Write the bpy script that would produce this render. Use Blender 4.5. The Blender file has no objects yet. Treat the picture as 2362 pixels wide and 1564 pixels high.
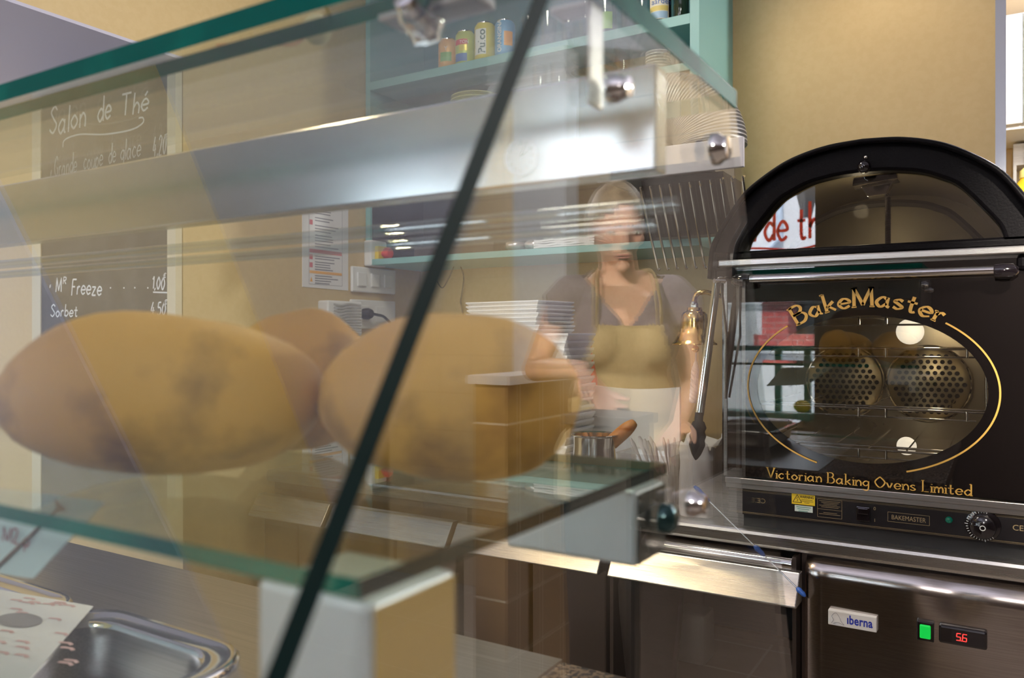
import bpy, bmesh, math, random
from mathutils import Vector, Matrix, noise
random.seed(7)
S = bpy.context.scene
COL = S.collection
PI = math.pi
# ------------------------------------------------------------------ camera, sky, lights, exposure
F = (-.521, .8535); R = (.8535, .521); EYE = 1.3; FPX = 1850.
cam = bpy.data.objects.new('camera', bpy.data.cameras.new('camera')); COL.objects.link(cam)
cam.location = (0, 0, EYE); cam.rotation_euler = (PI/2, 0, math.atan2(.521, .8535))
cam.data.sensor_width = 36; cam.data.lens = 36*FPX/2362; cam.data.shift_y = -7/2362
cam.data.clip_start = .02; cam.data.clip_end = 200
cam.data.dof.use_dof = True; cam.data.dof.focus_distance = 1.62; cam.data.dof.aperture_fstop = 5.6
S.camera = cam
S.view_settings.view_transform = 'Standard'; S.view_settings.look = 'None'
S.view_settings.exposure = -.38; S.view_settings.gamma = 1; S.view_settings.use_curve_mapping = False
try:
    S.cycles.transparent_max_bounces = 40; S.cycles.max_bounces = 14; S.cycles.sample_clamp_indirect = 6
    S.cycles.glossy_bounces = 8
except Exception: pass
W = bpy.data.worlds.new('sky'); S.world = W; W.use_nodes = True
bg = W.node_tree.nodes['Background']; bg.inputs[0].default_value = (.70, .80, 1, 1); bg.inputs[1].default_value = 9.0

def lamp(name, kind, loc, energy, color, target=None, **kw):
    l = bpy.data.lights.new(name, kind); l.energy = energy; l.color = color
    for k, v in kw.items(): setattr(l, k, v)
    o = bpy.data.objects.new(name, l); COL.objects.link(o); o.location = loc
    if target is not None:
        o.rotation_euler = (Vector(target)-Vector(loc)).to_track_quat('-Z', 'Y').to_euler()
    return o
WARM = (1, .80, .55); COOL = (.86, .90, 1)
lamp('sun', 'SUN', (0, 6, 12), 26, (1, .96, .9), (0, -3, 0), angle=.02)
# daylight enters through the shop window: portal guides the sky into the room
p = lamp('window_portal', 'AREA', (-2.0, -2.06, 1.55), 1, (1, 1, 1), (-2.0, 0, 1.55), shape='RECTANGLE', size=1.9, size_y=1.65)
p.data.cycles.is_portal = True
# shop, kitchen and oven lamps; the fills are added, unseen sources
lamp('shop_fill', 'POINT', (.25, -1.35, 2.15), 50, (1, .94, .88), shadow_soft_size=.09)  # unseen globe added to lift the room and its ceiling
lamp('ceiling_fill', 'SPOT', (-.55, -.55, 2.0), 62, (.96, .96, 1), (-.75, -.4, 2.6), spot_size=2.7, spot_blend=.5, shadow_soft_size=.09)  # added upward fill, brightens the ceiling mirrored in the sloping glass
lamp('passage_fill', 'POINT', (-3.0, .1, 1.25), 48, (.84, .88, 1), shadow_soft_size=.09)  # unseen fill added to brighten the lilac soffit
lamp('counter_lamp', 'AREA', (-.95, 1.35, 2.55), 14, (1, .90, .76), (-.95, 1.35, 0), shape='DISK', size=.3)
lamp('wall_spot', 'SPOT', (-.30, 2.05, 2.54), 10, WARM, (-.28, 2.35, 1.7), spot_size=1.9, spot_blend=.8, shadow_soft_size=.03)
lamp('halogen_spot', 'SPOT', (-1.51, .10, 2.52), 60, (1, .72, .42), (-.70, 1.45, .85), spot_size=1.0, spot_blend=.6, shadow_soft_size=.03)
lamp('person_fill', 'SPOT', (.55, .15, 2.3), 680, (1, .90, .76), (.52, 2.05, 1.25), spot_size=.70, spot_blend=.5, shadow_soft_size=.05)  # added spot, lights the person so the side glass mirrors them
lamp('kitchen_lamp', 'POINT', (1.85, 2.55, 2.2), 170, (1, .97, .93), shadow_soft_size=.06)
lamp('kitchen_fill', 'POINT', (.28, 2.72, 2.2), 30, (1, .98, .94), shadow_soft_size=.05)  # extra unseen light added to whiten the wall cabinet
lamp('oven_bulb', 'POINT', (-.12, 1.80, 1.33), 1.2, (1, .85, .6), shadow_soft_size=.015)
lamp('oven_top_bulb', 'POINT', (-.25, 1.80, 1.56), .42, (1, .85, .6), shadow_soft_size=.015)

# ------------------------------------------------------------------ helpers
def ray(px, py):
    r = (px-1181)/FPX; u = -(py-775)/FPX
    return Vector((F[0]+r*R[0], F[1]+r*R[1], u))
def at(px, py, X=None, Y=None, Z=None, t=None):           # photo point -> point on a real plane
    v = ray(px, py)
    if X is not None: t = X/v.x
    if Y is not None: t = Y/v.y
    if Z is not None: t = (Z-EYE)/v.z
    return Vector((v.x*t, v.y*t, EYE+v.z*t))
def nod(nt, k, **kw):
    n = nt.nodes.new(k)
    for a, b in kw.items(): setattr(n, a, b)
    return n
def mat(name, col, rough=.5, metal=0., spec=.5, emit=None, es=0., trans=0., coat=0., ior=None, aniso=0.):
    m = bpy.data.materials.new(name); m.use_nodes = True
    b = m.node_tree.nodes['Principled BSDF']
    b.inputs['Base Color'].default_value = (*col, 1); b.inputs['Roughness'].default_value = rough
    b.inputs['Metallic'].default_value = metal; b.inputs['Specular IOR Level'].default_value = spec
    b.inputs['Transmission Weight'].default_value = trans; b.inputs['Coat Weight'].default_value = coat
    b.inputs['Coat Roughness'].default_value = .02; b.inputs['Anisotropic'].default_value = aniso
    if ior: b.inputs['IOR'].default_value = ior
    if emit: b.inputs['Emission Color'].default_value = (*emit, 1); b.inputs['Emission Strength'].default_value = es
    return m
def noisy(m, scale, c2, lo=.4, hi=.6, stretch=(1, 1, 1), detail=4, bump=0., rough=None, kind='noise'):
    nt = m.node_tree; b = nt.nodes['Principled BSDF']
    tc = nod(nt, 'ShaderNodeTexCoord'); mp = nod(nt, 'ShaderNodeMapping'); mp.inputs['Scale'].default_value = stretch
    nt.links.new(tc.outputs['Object'], mp.inputs[0])
    n = nod(nt, 'ShaderNodeTexNoise'); n.inputs['Scale'].default_value = scale; n.inputs['Detail'].default_value = detail
    nt.links.new(mp.outputs[0], n.inputs['Vector'])
    r = nod(nt, 'ShaderNodeValToRGB'); r.color_ramp.elements[0].position = lo; r.color_ramp.elements[1].position = hi
    r.color_ramp.elements[0].color = b.inputs['Base Color'].default_value[:]; r.color_ramp.elements[1].color = (*c2, 1)
    nt.links.new(n.outputs[0], r.inputs[0]); nt.links.new(r.outputs[0], b.inputs['Base Color'])
    if bump:
        bp = nod(nt, 'ShaderNodeBump'); bp.inputs['Strength'].default_value = bump; bp.inputs['Distance'].default_value = .002
        nt.links.new(n.outputs[0], bp.inputs['Height']); nt.links.new(bp.outputs[0], b.inputs['Normal'])
    if rough:
        mr = nod(nt, 'ShaderNodeMapRange'); mr.inputs[3].default_value = rough[0]; mr.inputs[4].default_value = rough[1]
        nt.links.new(n.outputs[0], mr.inputs[0]); nt.links.new(mr.outputs[0], b.inputs['Roughness'])
    return m
def tiles(name, c1, c2, mortar, w, h, rough=.4, axes='XY', off=0.):
    m = mat(name, c1, rough); nt = m.node_tree; b = nt.nodes['Principled BSDF']
    tc = nod(nt, 'ShaderNodeTexCoord'); sp = nod(nt, 'ShaderNodeSeparateXYZ'); cb = nod(nt, 'ShaderNodeCombineXYZ')
    nt.links.new(tc.outputs['Object'], sp.inputs[0])
    nt.links.new(sp.outputs[axes[0]], cb.inputs[0]); nt.links.new(sp.outputs[axes[1]], cb.inputs[1])
    k = nod(nt, 'ShaderNodeTexBrick'); k.offset = off; k.inputs['Color1'].default_value = (*c1, 1); k.inputs['Color2'].default_value = (*c2, 1)
    k.inputs['Mortar'].default_value = (*mortar, 1); k.inputs['Scale'].default_value = 1; k.inputs['Mortar Size'].default_value = .004
    k.inputs['Brick Width'].default_value = w; k.inputs['Row Height'].default_value = h
    nt.links.new(cb.outputs[0], k.inputs['Vector']); nt.links.new(k.outputs[0], b.inputs['Base Color'])
    return m
def pane_mat(name, tint, r0=.055):
    """clear sheet glass: what lies behind shows through, the rest mirrors by angle (Schlick)"""
    m = bpy.data.materials.new(name); m.use_nodes = True; nt = m.node_tree; nt.nodes.clear()
    out = nod(nt, 'ShaderNodeOutputMaterial'); mix = nod(nt, 'ShaderNodeMixShader')
    tr = nod(nt, 'ShaderNodeBsdfTransparent'); tr.inputs[0].default_value = (*tint, 1)
    gl = nod(nt, 'ShaderNodeBsdfGlossy'); gl.inputs['Roughness'].default_value = 0; gl.inputs[0].default_value = (1, 1, 1, 1)
    ge = nod(nt, 'ShaderNodeNewGeometry'); dp = nod(nt, 'ShaderNodeVectorMath', operation='DOT_PRODUCT')
    nt.links.new(ge.outputs['Normal'], dp.inputs[0]); nt.links.new(ge.outputs['Incoming'], dp.inputs[1])
    ab = nod(nt, 'ShaderNodeMath', operation='ABSOLUTE'); nt.links.new(dp.outputs['Value'], ab.inputs[0])
    iv = nod(nt, 'ShaderNodeMath', operation='SUBTRACT', use_clamp=True); iv.inputs[0].default_value = 1; nt.links.new(ab.outputs[0], iv.inputs[1])
    pw = nod(nt, 'ShaderNodeMath', operation='POWER'); pw.inputs[1].default_value = 5; nt.links.new(iv.outputs[0], pw.inputs[0])
    ma = nod(nt, 'ShaderNodeMath', operation='MULTIPLY_ADD', use_clamp=True); ma.inputs[1].default_value = 1-r0; ma.inputs[2].default_value = r0
    nt.links.new(pw.outputs[0], ma.inputs[0])
    nt.links.new(ma.outputs[0], mix.inputs[0]); nt.links.new(tr.outputs[0], mix.inputs[1]); nt.links.new(gl.outputs[0], mix.inputs[2])
    nt.links.new(mix.outputs[0], out.inputs[0])
    return m

class MB:
    """collects shapes into one mesh (world coordinates)"""
    def __init__(s): s.bm = bmesh.new(); s.mi = 0
    def face(s, vs):
        try:
            f = s.bm.faces.new(vs); f.material_index = s.mi; return f
        except ValueError: return None
    def box(s, x0, x1, y0, y1, z0, z1, M=None):
        c = [Vector((x, y, z)) for x in (x0, x1) for y in (y0, y1) for z in (z0, z1)]
        if M is not None: c = [M @ q for q in c]
        v = [s.bm.verts.new(q) for q in c]
        for f in ((0, 1, 3, 2), (4, 6, 7, 5), (0, 4, 5, 1), (2, 3, 7, 6), (0, 2, 6, 4), (1, 5, 7, 3)): s.face([v[i] for i in f])
        return s
    def prism(s, pts, d):
        d = Vector(d); a = [s.bm.verts.new(Vector(q)) for q in pts]; b = [s.bm.verts.new(Vector(q)+d) for q in pts]
        s.face(a[::-1]); s.face(b); n = len(pts)
        for i in range(n): s.face([a[i], a[(i+1) % n], b[(i+1) % n], b[i]])
        return s
    def poly(s, pts): s.face([s.bm.verts.new(Vector(q)) for q in pts]); return s
    def rings(s, rings, cap=True, closed=True):
        rs = [[s.bm.verts.new(q) for q in r] for r in rings]
        for a, b in zip(rs, rs[1:]):
            n = len(a)
            for i in range(n if closed else n-1): s.face([a[i], a[(i+1) % n], b[(i+1) % n], b[i]])
        if cap and closed: s.face(rs[0][::-1]); s.face(rs[-1])
        return s
    def tube(s, pts, r, n=10, cap=True, flat=None):
        pts = [Vector(q) for q in pts]; rr = r if isinstance(r, (list, tuple)) else [r]*len(pts)
        rings = []; up = None
        for i, q in enumerate(pts):
            t = (pts[min(i+1, len(pts)-1)]-pts[max(i-1, 0)]).normalized()
            if up is None: up = Vector((0, 0, 1)) if abs(t.z) < .9 else Vector((1, 0, 0))
            a = t.cross(up).normalized(); up = a.cross(t).normalized()
            k = flat or 1
            rings.append([q+(a*math.cos(j*2*PI/n)+up*math.sin(j*2*PI/n)*k)*rr[i] for j in range(n)])
        return s.rings(rings, cap)
    def lathe(s, prof, c, n=24, axis=(0, 0, 1), cap=True):
        ax = Vector(axis).normalized(); a = ax.cross(Vector((1, 0, 0)) if abs(ax.x) < .9 else Vector((0, 1, 0))).normalized(); b = ax.cross(a); c = Vector(c)
        return s.rings([[c+ax*h+(a*math.cos(j*2*PI/n)+b*math.sin(j*2*PI/n))*max(r, 1e-5) for j in range(n)] for r, h in prof], cap)
    def cyl(s, p, q, r, n=20): return s.lathe([(r, 0), (r, (Vector(q)-Vector(p)).length)], p, n, Vector(q)-Vector(p))
    def ell(s, c, r, M=None, n=20, k=12, fn=None):
        rg = []
        for i in range(1, k):
            th = PI*i/k; rr = []
            for j in range(n):
                ph = 2*PI*j/n; q = Vector((r[0]*math.sin(th)*math.cos(ph), r[1]*math.sin(th)*math.sin(ph), -r[2]*math.cos(th)))
                if fn: q = fn(q)
                if M is not None: q = M @ q
                rr.append(Vector(c)+q)
            rg.append(rr)
        return s.rings(rg)
    def ribbon(s, pts, w, nrm, taper=False, th=0.):
        pts = [Vector(q) for q in pts]; nrm = Vector(nrm); L = []; n = len(pts)
        for i, q in enumerate(pts):
            t = (pts[min(i+1, n-1)]-pts[max(i-1, 0)])
            if t.length < 1e-9: t = Vector((1, 0, 0))
            a = t.normalized().cross(nrm).normalized(); ww = w(t.normalized()) if callable(w) else w
            if taper: ww *= .35+.65*math.sin(PI*min(1, (i+.5)/n*1.0))
            L.append((q-a*ww/2, q+a*ww/2))
        vs = [(s.bm.verts.new(a), s.bm.verts.new(b)) for a, b in L]
        for i in range(n-1): s.face([vs[i][0], vs[i][1], vs[i+1][1], vs[i+1][0]])
        return s
LOC = {}
def obj(name, mb, mats, parent=None, smooth=False, bevel=0, sub=0, label=None, solid=0):
    bm = mb.bm; bmesh.ops.recalc_face_normals(bm, faces=bm.faces)
    vs = [v.co for v in bm.verts]
    if parent is None:
        lo = [min(v[i] for v in vs) for i in range(3)]; hi = [max(v[i] for v in vs) for i in range(3)]
        o0 = Vector(((lo[0]+hi[0])/2, (lo[1]+hi[1])/2, lo[2]))
    else: o0 = LOC[parent.name]
    bmesh.ops.translate(bm, verts=bm.verts, vec=-o0)
    me = bpy.data.meshes.new(name); bm.to_mesh(me); bm.free()
    for m in (mats if isinstance(mats, (list, tuple)) else [mats]): me.materials.append(m)
    if smooth:
        for f in me.polygons: f.use_smooth = True
        if hasattr(me, 'set_sharp_from_angle'): me.set_sharp_from_angle(angle=math.radians(smooth if smooth > 1 else 50))
    o = bpy.data.objects.new(name, me); COL.objects.link(o)
    if parent is None: o.location = o0
    else: o.parent = parent
    LOC[o.name] = o0
    if bevel:
        b = o.modifiers.new('bevel', 'BEVEL'); b.width = bevel; b.segments = 2; b.limit_method = 'ANGLE'
    if sub:
        b = o.modifiers.new('sub', 'SUBSURF'); b.levels = sub; b.render_levels = sub
    if solid:
        b = o.modifiers.new('solid', 'SOLIDIFY'); b.thickness = solid; b.offset = 0
    if label: o['label'] = label
    return o
def tag(o, label, cat, group=None, kind=None):
    o['label'] = label; o['category'] = cat
    if group: o['group'] = group
    if kind: o['kind'] = kind
    return o
def thing(name, label, cat, loc, group=None):
    o = bpy.data.objects.new(name, None); COL.objects.link(o); o.location = loc; o.empty_display_size = .05
    LOC[o.name] = Vector(loc); return tag(o, label, cat, group)
def struct(name, mb, m, **k):
    o = obj(name, mb, m, **k); o['kind'] = 'structure'; return o
def dup(root, delta, label, group=None, rot=0.):
    r = root.copy(); COL.objects.link(r); r.location = root.location+Vector(delta); r.rotation_euler.z = rot; r['label'] = label
    if group: r['group'] = group
    for ch in list(root.children):
        c = ch.copy(); COL.objects.link(c); c.parent = r
        for g in ch.children:
            d = g.copy(); COL.objects.link(d); d.parent = c
    return r
def crom(P, k=8, closed=False):
    P = [Vector(q) for q in P]; n = len(P); out = []
    for i in range(n-1):
        a, b, c, d = P[max(i-1, 0)], P[i], P[i+1], P[min(i+2, n-1)]
        for j in range(k):
            t = j/k; out.append(.5*((2*b)+(c-a)*t+(2*a-5*b+4*c-d)*t*t+(3*b-a-3*c+d)*t**3))
    return out+[P[-1]]
# --- stroke lettering (handwriting, signwriting)
G = {
 'S': [[(.5,.84),(.3,1),(.08,.8),(.28,.54),(.5,.28),(.28,0),(.02,.16)]],
 'a': [[(.42,.42),(.25,.52),(.04,.25),(.2,0),(.42,.2)],[(.45,.52),(.44,.1),(.54,0)]],
 'l': [[(.08,1),(.08,0)]], 'i': [[(.08,.5),(.08,0)],[(.08,.68),(.08,.72)]],
 'o': [[(.25,.5),(.04,.25),(.25,0),(.47,.25),(.25,.5)]], '0': [[(.22,1),(.03,.5),(.22,0),(.42,.5),(.22,1)]],
 'n': [[(.07,.5),(.07,0)],[(.07,.3),(.25,.52),(.42,.34),(.42,0)]],
 'm': [[(.07,.5),(.07,0)],[(.07,.3),(.22,.52),(.34,.34),(.34,0)],[(.34,.3),(.5,.52),(.62,.34),(.62,0)]],
 'd': [[(.42,.4),(.25,.5),(.04,.25),(.22,0),(.42,.18)],[(.46,1),(.46,0)]],
 'e': [[(.05,.26),(.45,.28),(.38,.46),(.2,.5),(.03,.25),(.2,0),(.45,.1)]],
 'T': [[(0,1),(.6,1)],[(.3,1),(.3,0)]], 'h': [[(.07,1),(.07,0)],[(.07,.3),(.25,.52),(.42,.34),(.42,0)]],
 't': [[(.2,.8),(.2,.12),(.3,0),(.38,.06)],[(.02,.5),(.38,.5)]], 'r': [[(.07,.5),(.07,0)],[(.07,.3),(.2,.5),(.34,.46)]],
 'u': [[(.05,.5),(.06,.12),(.22,0),(.4,.2)],[(.42,.5),(.42,0)]], 'p': [[(.07,.5),(.07,-.4)],[(.07,.3),(.25,.52),(.45,.26),(.25,0),(.07,.14)]],
 'g': [[(.42,.4),(.25,.5),(.04,.27),(.22,.04),(.42,.2)],[(.44,.5),(.43,-.2),(.25,-.4),(.05,-.28)]],
 'c': [[(.42,.42),(.24,.5),(.04,.25),(.22,0),(.42,.1)]], 'v': [[(.02,.5),(.2,0)],[(.2,0),(.4,.5)]],
 's': [[(.34,.43),(.2,.5),(.05,.38),(.2,.26),(.36,.12),(.2,0),(.02,.08)]], 'z': [[(.04,.5),(.4,.5)],[(.4,.5),(.04,0)],[(.04,0),(.44,0)]],
 'k': [[(.07,1),(.07,0)],[(.4,.5),(.1,.22)],[(.18,.28),(.44,0)]],
 'B': [[(.1,1),(.1,0)],[(.1,1),(.4,.98),(.5,.76),(.36,.55),(.1,.54)],[(.1,.54),(.44,.52),(.58,.27),(.42,.02),(.1,0)]],
 'M': [[(.1,1),(.05,0)],[(.1,1),(.4,.08)],[(.4,.08),(.7,1)],[(.7,1),(.76,0)]],
 'V': [[(.02,1),(.32,0)],[(.32,0),(.6,1)]], 'O': [[(.4,1),(.05,.5),(.4,0),(.75,.5),(.4,1)]], 'L': [[(.1,1),(.1,0)],[(.1,0),(.5,0)]],
 'G': [[(.55,.82),(.35,1),(.05,.5),(.32,0),(.55,.2),(.55,.42)],[(.36,.42),(.6,.42)]], 'F': [[(.1,1),(.1,0)],[(.1,1),(.5,1)],[(.1,.55),(.4,.55)]],
 'R': [[(.1,1),(.1,0)],[(.1,1),(.42,.95),(.42,.58),(.1,.5)],[(.2,.5),(.5,0)]],
 '1': [[(.05,.75),(.2,1)],[(.2,1),(.2,0)]], '2': [[(.04,.8),(.22,1),(.4,.76),(.04,0)],[(.04,0),(.42,0)]],
 '4': [[(.25,1),(.02,.32)],[(.02,.32),(.45,.36)],[(.3,.62),(.28,0)]], '5': [[(.4,1),(.1,.98)],[(.1,.98),(.07,.58)],[(.07,.58),(.3,.6),(.42,.3),(.24,0),(.03,.1)]],
 'b': [[(.07,1),(.07,0)],[(.07,.3),(.25,.5),(.45,.25),(.25,0),(.07,.15)]],
 ',': [[(.1,.06),(.03,-.16)]], '.': [[(.05,.03),(.12,.03)]], '-': [[(.05,.3),(.2,.3)]], '*': [[(.1,.4),(.05,.1)],[(.02,.3),(.14,.2)]],
 '€': [[(.4,.9),(.2,.95),(.06,.5),(.2,.05),(.4,.1)],[(0,.58),(.32,.6)],[(0,.42),(.3,.42)]],
 '7': [[(.03,1),(.42,1)],[(.42,1),(.15,0)]], '8': [[(.22,1),(.06,.78),(.22,.54),(.42,.26),(.22,0),(.03,.26),(.22,.54),(.38,.78),(.22,1)]],
 '9': [[(.4,.7),(.22,.5),(.05,.74),(.22,1),(.4,.72),(.36,.3),(.15,0)]], '6': [[(.36,.98),(.1,.6),(.05,.24),(.22,0),(.4,.24),(.22,.48),(.06,.28)]],
 '3': [[(.05,.9),(.25,1),(.38,.78),(.2,.54),(.42,.28),(.22,0),(.03,.12)]],
}
G['é'] = G['e']+[[(.2,.66),(.34,.84)]]
def adv(ch): return .3 if ch == ' ' else max(q[0] for st in G[ch] for q in st)+.12
def write(mb, txt, fn, nrm, w, serif=False, jit=0., taper=False, skew=0.):
    """fn(u, v) maps letter space (cap height 1) to the world"""
    x = 0.
    for ch in txt:
        if ch != ' ':
            dy = random.uniform(-jit, jit); sk = skew+random.uniform(-jit, jit)*.6
            for st in G[ch]:
                P = [(x+a+sk*b, b+dy) for a, b in st]
                if len(P) > 2: P = [(q.x, q.y) for q in crom([(a, b, 0) for a, b in P], 6)]
                else: P = [(P[0][0]+(P[1][0]-P[0][0])*k/3, P[0][1]+(P[1][1]-P[0][1])*k/3) for k in range(4)]
                mb.ribbon([fn(a, b) for a, b in P], w, nrm, taper)
                if serif and len(st) == 2 and abs(st[0][1]-st[1][1]) > .3:
                    for (a, b) in st:
                        if (b > .9 and ch in 'BMVLF') or (b < .05 and not (ch in 'MV' and abs(a-.35) < .1)):
                            mb.ribbon([fn(x+a-.1, b), fn(x+a+.1, b)], serif, nrm)
                        elif b > .4: mb.ribbon([fn(x+a-.11, b-.02), fn(x+a+.01, b)], serif, nrm)
        x += adv(ch)
    return x
def twidth(t): return sum(adv(c) for c in t)
def print_text(mb, txt, fn, h, spacing=1., fit=None, bold=0.):
    """type set in the built-in font; fn(u, v) maps metres of text to the world"""
    cu = bpy.data.curves.new('t', 'FONT'); cu.body = txt; cu.size = 1; cu.space_character = spacing; cu.resolution_u = 3; cu.offset = bold
    o = bpy.data.objects.new('t', cu); COL.objects.link(o)
    dg = bpy.context.evaluated_depsgraph_get(); me = bpy.data.meshes.new_from_object(o.evaluated_get(dg))
    k = h/.7; wd = max((v.co.x for v in me.vertices), default=0)*k; kx = fit/wd if fit else 1
    V = [mb.bm.verts.new(fn(v.co.x*k*kx, v.co.y*k)) for v in me.vertices]
    for f in me.polygons: mb.face([V[i] for i in f.vertices])
    bpy.data.objects.remove(o); bpy.data.curves.remove(cu); bpy.data.meshes.remove(me)
    return wd
def FXZ(x0, z0, y, k): return lambda u, v: Vector((x0+u*k, y, z0+v*k))

# ------------------------------------------------------------------ materials
ochre = noisy(mat('ochre_paint', (.61, .465, .235), .55), 60, (.59, .445, .22), bump=.05)
lilac = mat('lilac_paint', (.53, .53, .66), .6)
white_paint = mat('white_paint', (.82, .82, .84), .45)
dark_wall = mat('dark_brown_paint', (.07, .05, .042), .6)
steel = noisy(mat('brushed_steel', (.60, .59, .57), .28, 1., aniso=.5), 14, (.52, .51, .49), stretch=(.4, 60, 60), detail=2, rough=(.22, .36))
steel_v = noisy(mat('brushed_steel_dull', (.47, .45, .43), .3, 1., aniso=.4), 10, (.40, .38, .36), stretch=(.4, 60, 60), detail=2, rough=(.26, .40))
steel_soft = mat('satin_steel', (.62, .63, .64), .17, .9)
chrome = mat('polished_metal', (.8, .79, .77), .08, 1.)
brass = mat('brass', (.86, .58, .18), .16, 1.)
black_gloss = mat('black_enamel', (.008, .006, .008), .12, coat=.6)
black_cast = noisy(mat('black_cast_iron', (.003, .0025, .0035), .45, spec=.07), 260, (.0045, .004, .005), bump=.2)
black_glass = mat('black_printed_glass', (.004, .003, .003), .015, ior=2.0)
black_rubber = mat('black_silicone', (.018, .018, .02), .5)
gold_ink = mat('gold_ink', (.72, .43, .09), .4)
gold_dim = mat('fine_gold_print', (.33, .25, .13), .5)
glass_pane = pane_mat('clear_sheet_glass', (.955, .98, .965), .07)
shelf_pane = pane_mat('shelf_glass', (.90, .97, .945), .06)
oven_pane = pane_mat('oven_window_glass', (.72, .70, .66), .10)
thin_glass = pane_mat('drinking_glass', (.93, .95, .95), .06)
plastic_clear = pane_mat('cloudy_plastic', (.95, .94, .94), .06)
dark_edge = mat('shaded_glass_edge', (.004, .018, .018), .6, spec=.08)  # same green glass edge, darkened to paint the unlit end rims
green_edge = noisy(mat('green_glass_edge', (.003, .155, .115), .45, spec=.04), 9, (.002, .085, .070))
teal = mat('teal_paint', (.235, .47, .45), .45)
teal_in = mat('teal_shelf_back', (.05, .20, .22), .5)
potato_skin = noisy(mat('potato_skin', (.52, .265, .04), .62), 15, (.19, .08, .012), lo=.50, hi=.66, detail=7, bump=.4)
slate = mat('slate_blue_panel', (.16, .20, .25), .45)
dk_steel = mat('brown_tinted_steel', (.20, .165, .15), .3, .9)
paper = mat('white_paper', (.80, .79, .79), .7); card_w = mat('white_card', (.84, .85, .86), .6)
plastic_w = mat('white_plastic', (.82, .82, .80), .35)
board_black = noisy(mat('chalkboard_slate', (.055, .05, .048), .6), 8, (.09, .085, .08))
frame_pale = mat('pale_wood_frame', (.66, .60, .43), .5)
chalk = mat('chalk', (.80, .82, .82), .9)
red_ink = mat('red_ink', (.70, .07, .03), .5); blue_ink = mat('blue_ink', (.02, .04, .42), .5); grey_ink = mat('grey_ink', (.22, .22, .25), .6)
black_ink = mat('black_ink', (.015, .015, .015), .6); orange_ink = mat('orange_ink', (.85, .45, .12), .6); green_ink = mat('green_ink', (.08, .30, .22), .6)
yellow = mat('yellow_plastic', (.85, .62, .03), .35); red_pl = mat('red_plastic', (.72, .05, .03), .3)
cable_black = mat('black_cable', (.02, .018, .016), .5)
crust = noisy(mat('bread_crust', (.62, .27, .055), .55), 30, (.44, .15, .03), lo=.4, hi=.65, bump=.5)
granite = noisy(mat('granite', (.24, .17, .12), .25), 130, (.06, .05, .05), lo=.45, hi=.55, detail=3)

# ------------------------------------------------------------------ the setting
floor_t = tiles('beige_floor_tile', (.36, .30, .24), (.33, .27, .22), (.48, .43, .36), .45, .45, .35)
XL = -1.906; YB = 2.45; ZC = 2.58
struct('floor', MB().box(-4.2, 2.6, -2.4, 3.7, -.06, 0), floor_t)
struct('ceiling', MB().box(-4.2, 2.6, -2.4, 3.7, ZC, ZC+.1), lilac)
struct('wall_back', MB().box(XL, -.014, YB, YB+.12, 0, ZC), ochre)
struct('trim_1', MB().box(-.014, .010, YB-.012, YB+.14, 0, ZC), mat('aluminium_corner', (.36, .38, .44), .4, .8))
# left wall: pier, lintel over the wide opening, lilac soffit of the passage beyond
mb = MB().box(XL-.12, XL, 1.40, YB+.12, 0, ZC).box(XL-.12, XL, -1.9, 1.40, 2.06, ZC).box(XL-.12, XL, -2.4, -1.9, 0, ZC)
struct('wall_left', mb, ochre)
struct('ceiling_passage', MB().box(-4.2, XL-.12, -2.3, 1.5, 2.06, 2.12), lilac)
struct('trim_2', MB().box(XL-.121, XL+.001, -1.9, 1.40, 2.052, 2.06), lilac)
struct('wall_passage', MB().box(-4.2, -4.1, -2.4, 2.5, 0, ZC).box(-4.2, XL-.12, 1.40, 1.50, 0, 2.06), ochre)
struct('wall_right', MB().box(2.5, 2.6, -2.4, 3.7, 0, ZC), dark_wall)
# street front with the shop window
WX0, WX1, WZ0, WZ1 = -2.95, -1.035, .74, 2.36
mb = MB().box(-4.2, WX0, -2.25, -2.1, 0, ZC).box(WX1, 2.6, -2.25, -2.1, 0, ZC).box(WX0, WX1, -2.25, -2.1, 0, WZ0).box(WX0, WX1, -2.25, -2.1, WZ1, ZC)
struct('wall_front', mb, dark_wall)
wn = obj('window_1', MB().box(WX0, -.75, -2.262, -2.256, WZ0-.05, WZ1+.05), pane_mat('shop_window_glass', (.97, .98, .98), .03)); wn['kind'] = 'structure'
tgreen = mat('green_window_frame', (.03, .30, .24), .4)
obj('window_frame', MB().box(WX0, WX0+.06, -2.25, -2.12, WZ0, WZ1).box(WX0, WX1, -2.25, -2.12, WZ0, WZ0+.05).box(WX0, WX1, -2.25, -2.16, 1.20, 1.235).box(-1.31, -1.27, -2.25, -2.2, WZ0, 1.2).box(-1.12, -1.08, -2.25, -2.2, WZ0, 1.2), tgreen, wn)
mb = MB(); k = .25
k2 = .150; xs_ = -1.0994-k2*(twidth('Salon de t')+.07)
write(mb, 'Salon de thé', lambda u, v: Vector((xs_+u*k2, -2.265, 1.955+v*k)), (0, -1, 0), .022)
mb.ribbon(crom([(-1.56, -2.265, 1.915), (-1.4, -2.265, 1.905), (-1.2, -2.265, 1.885), (-1.04, -2.265, 1.91)]), .016, (0, -1, 0))
vinyl = bpy.data.materials.new('red_window_vinyl'); vinyl.use_nodes = True; nt = vinyl.node_tree; nt.nodes.clear()
n1 = nod(nt, 'ShaderNodeBsdfDiffuse'); n1.inputs[0].default_value = (.75, .05, .025, 1); n2 = nod(nt, 'ShaderNodeBsdfTranslucent'); n2.inputs[0].default_value = (.85, .06, .03, 1)
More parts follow.
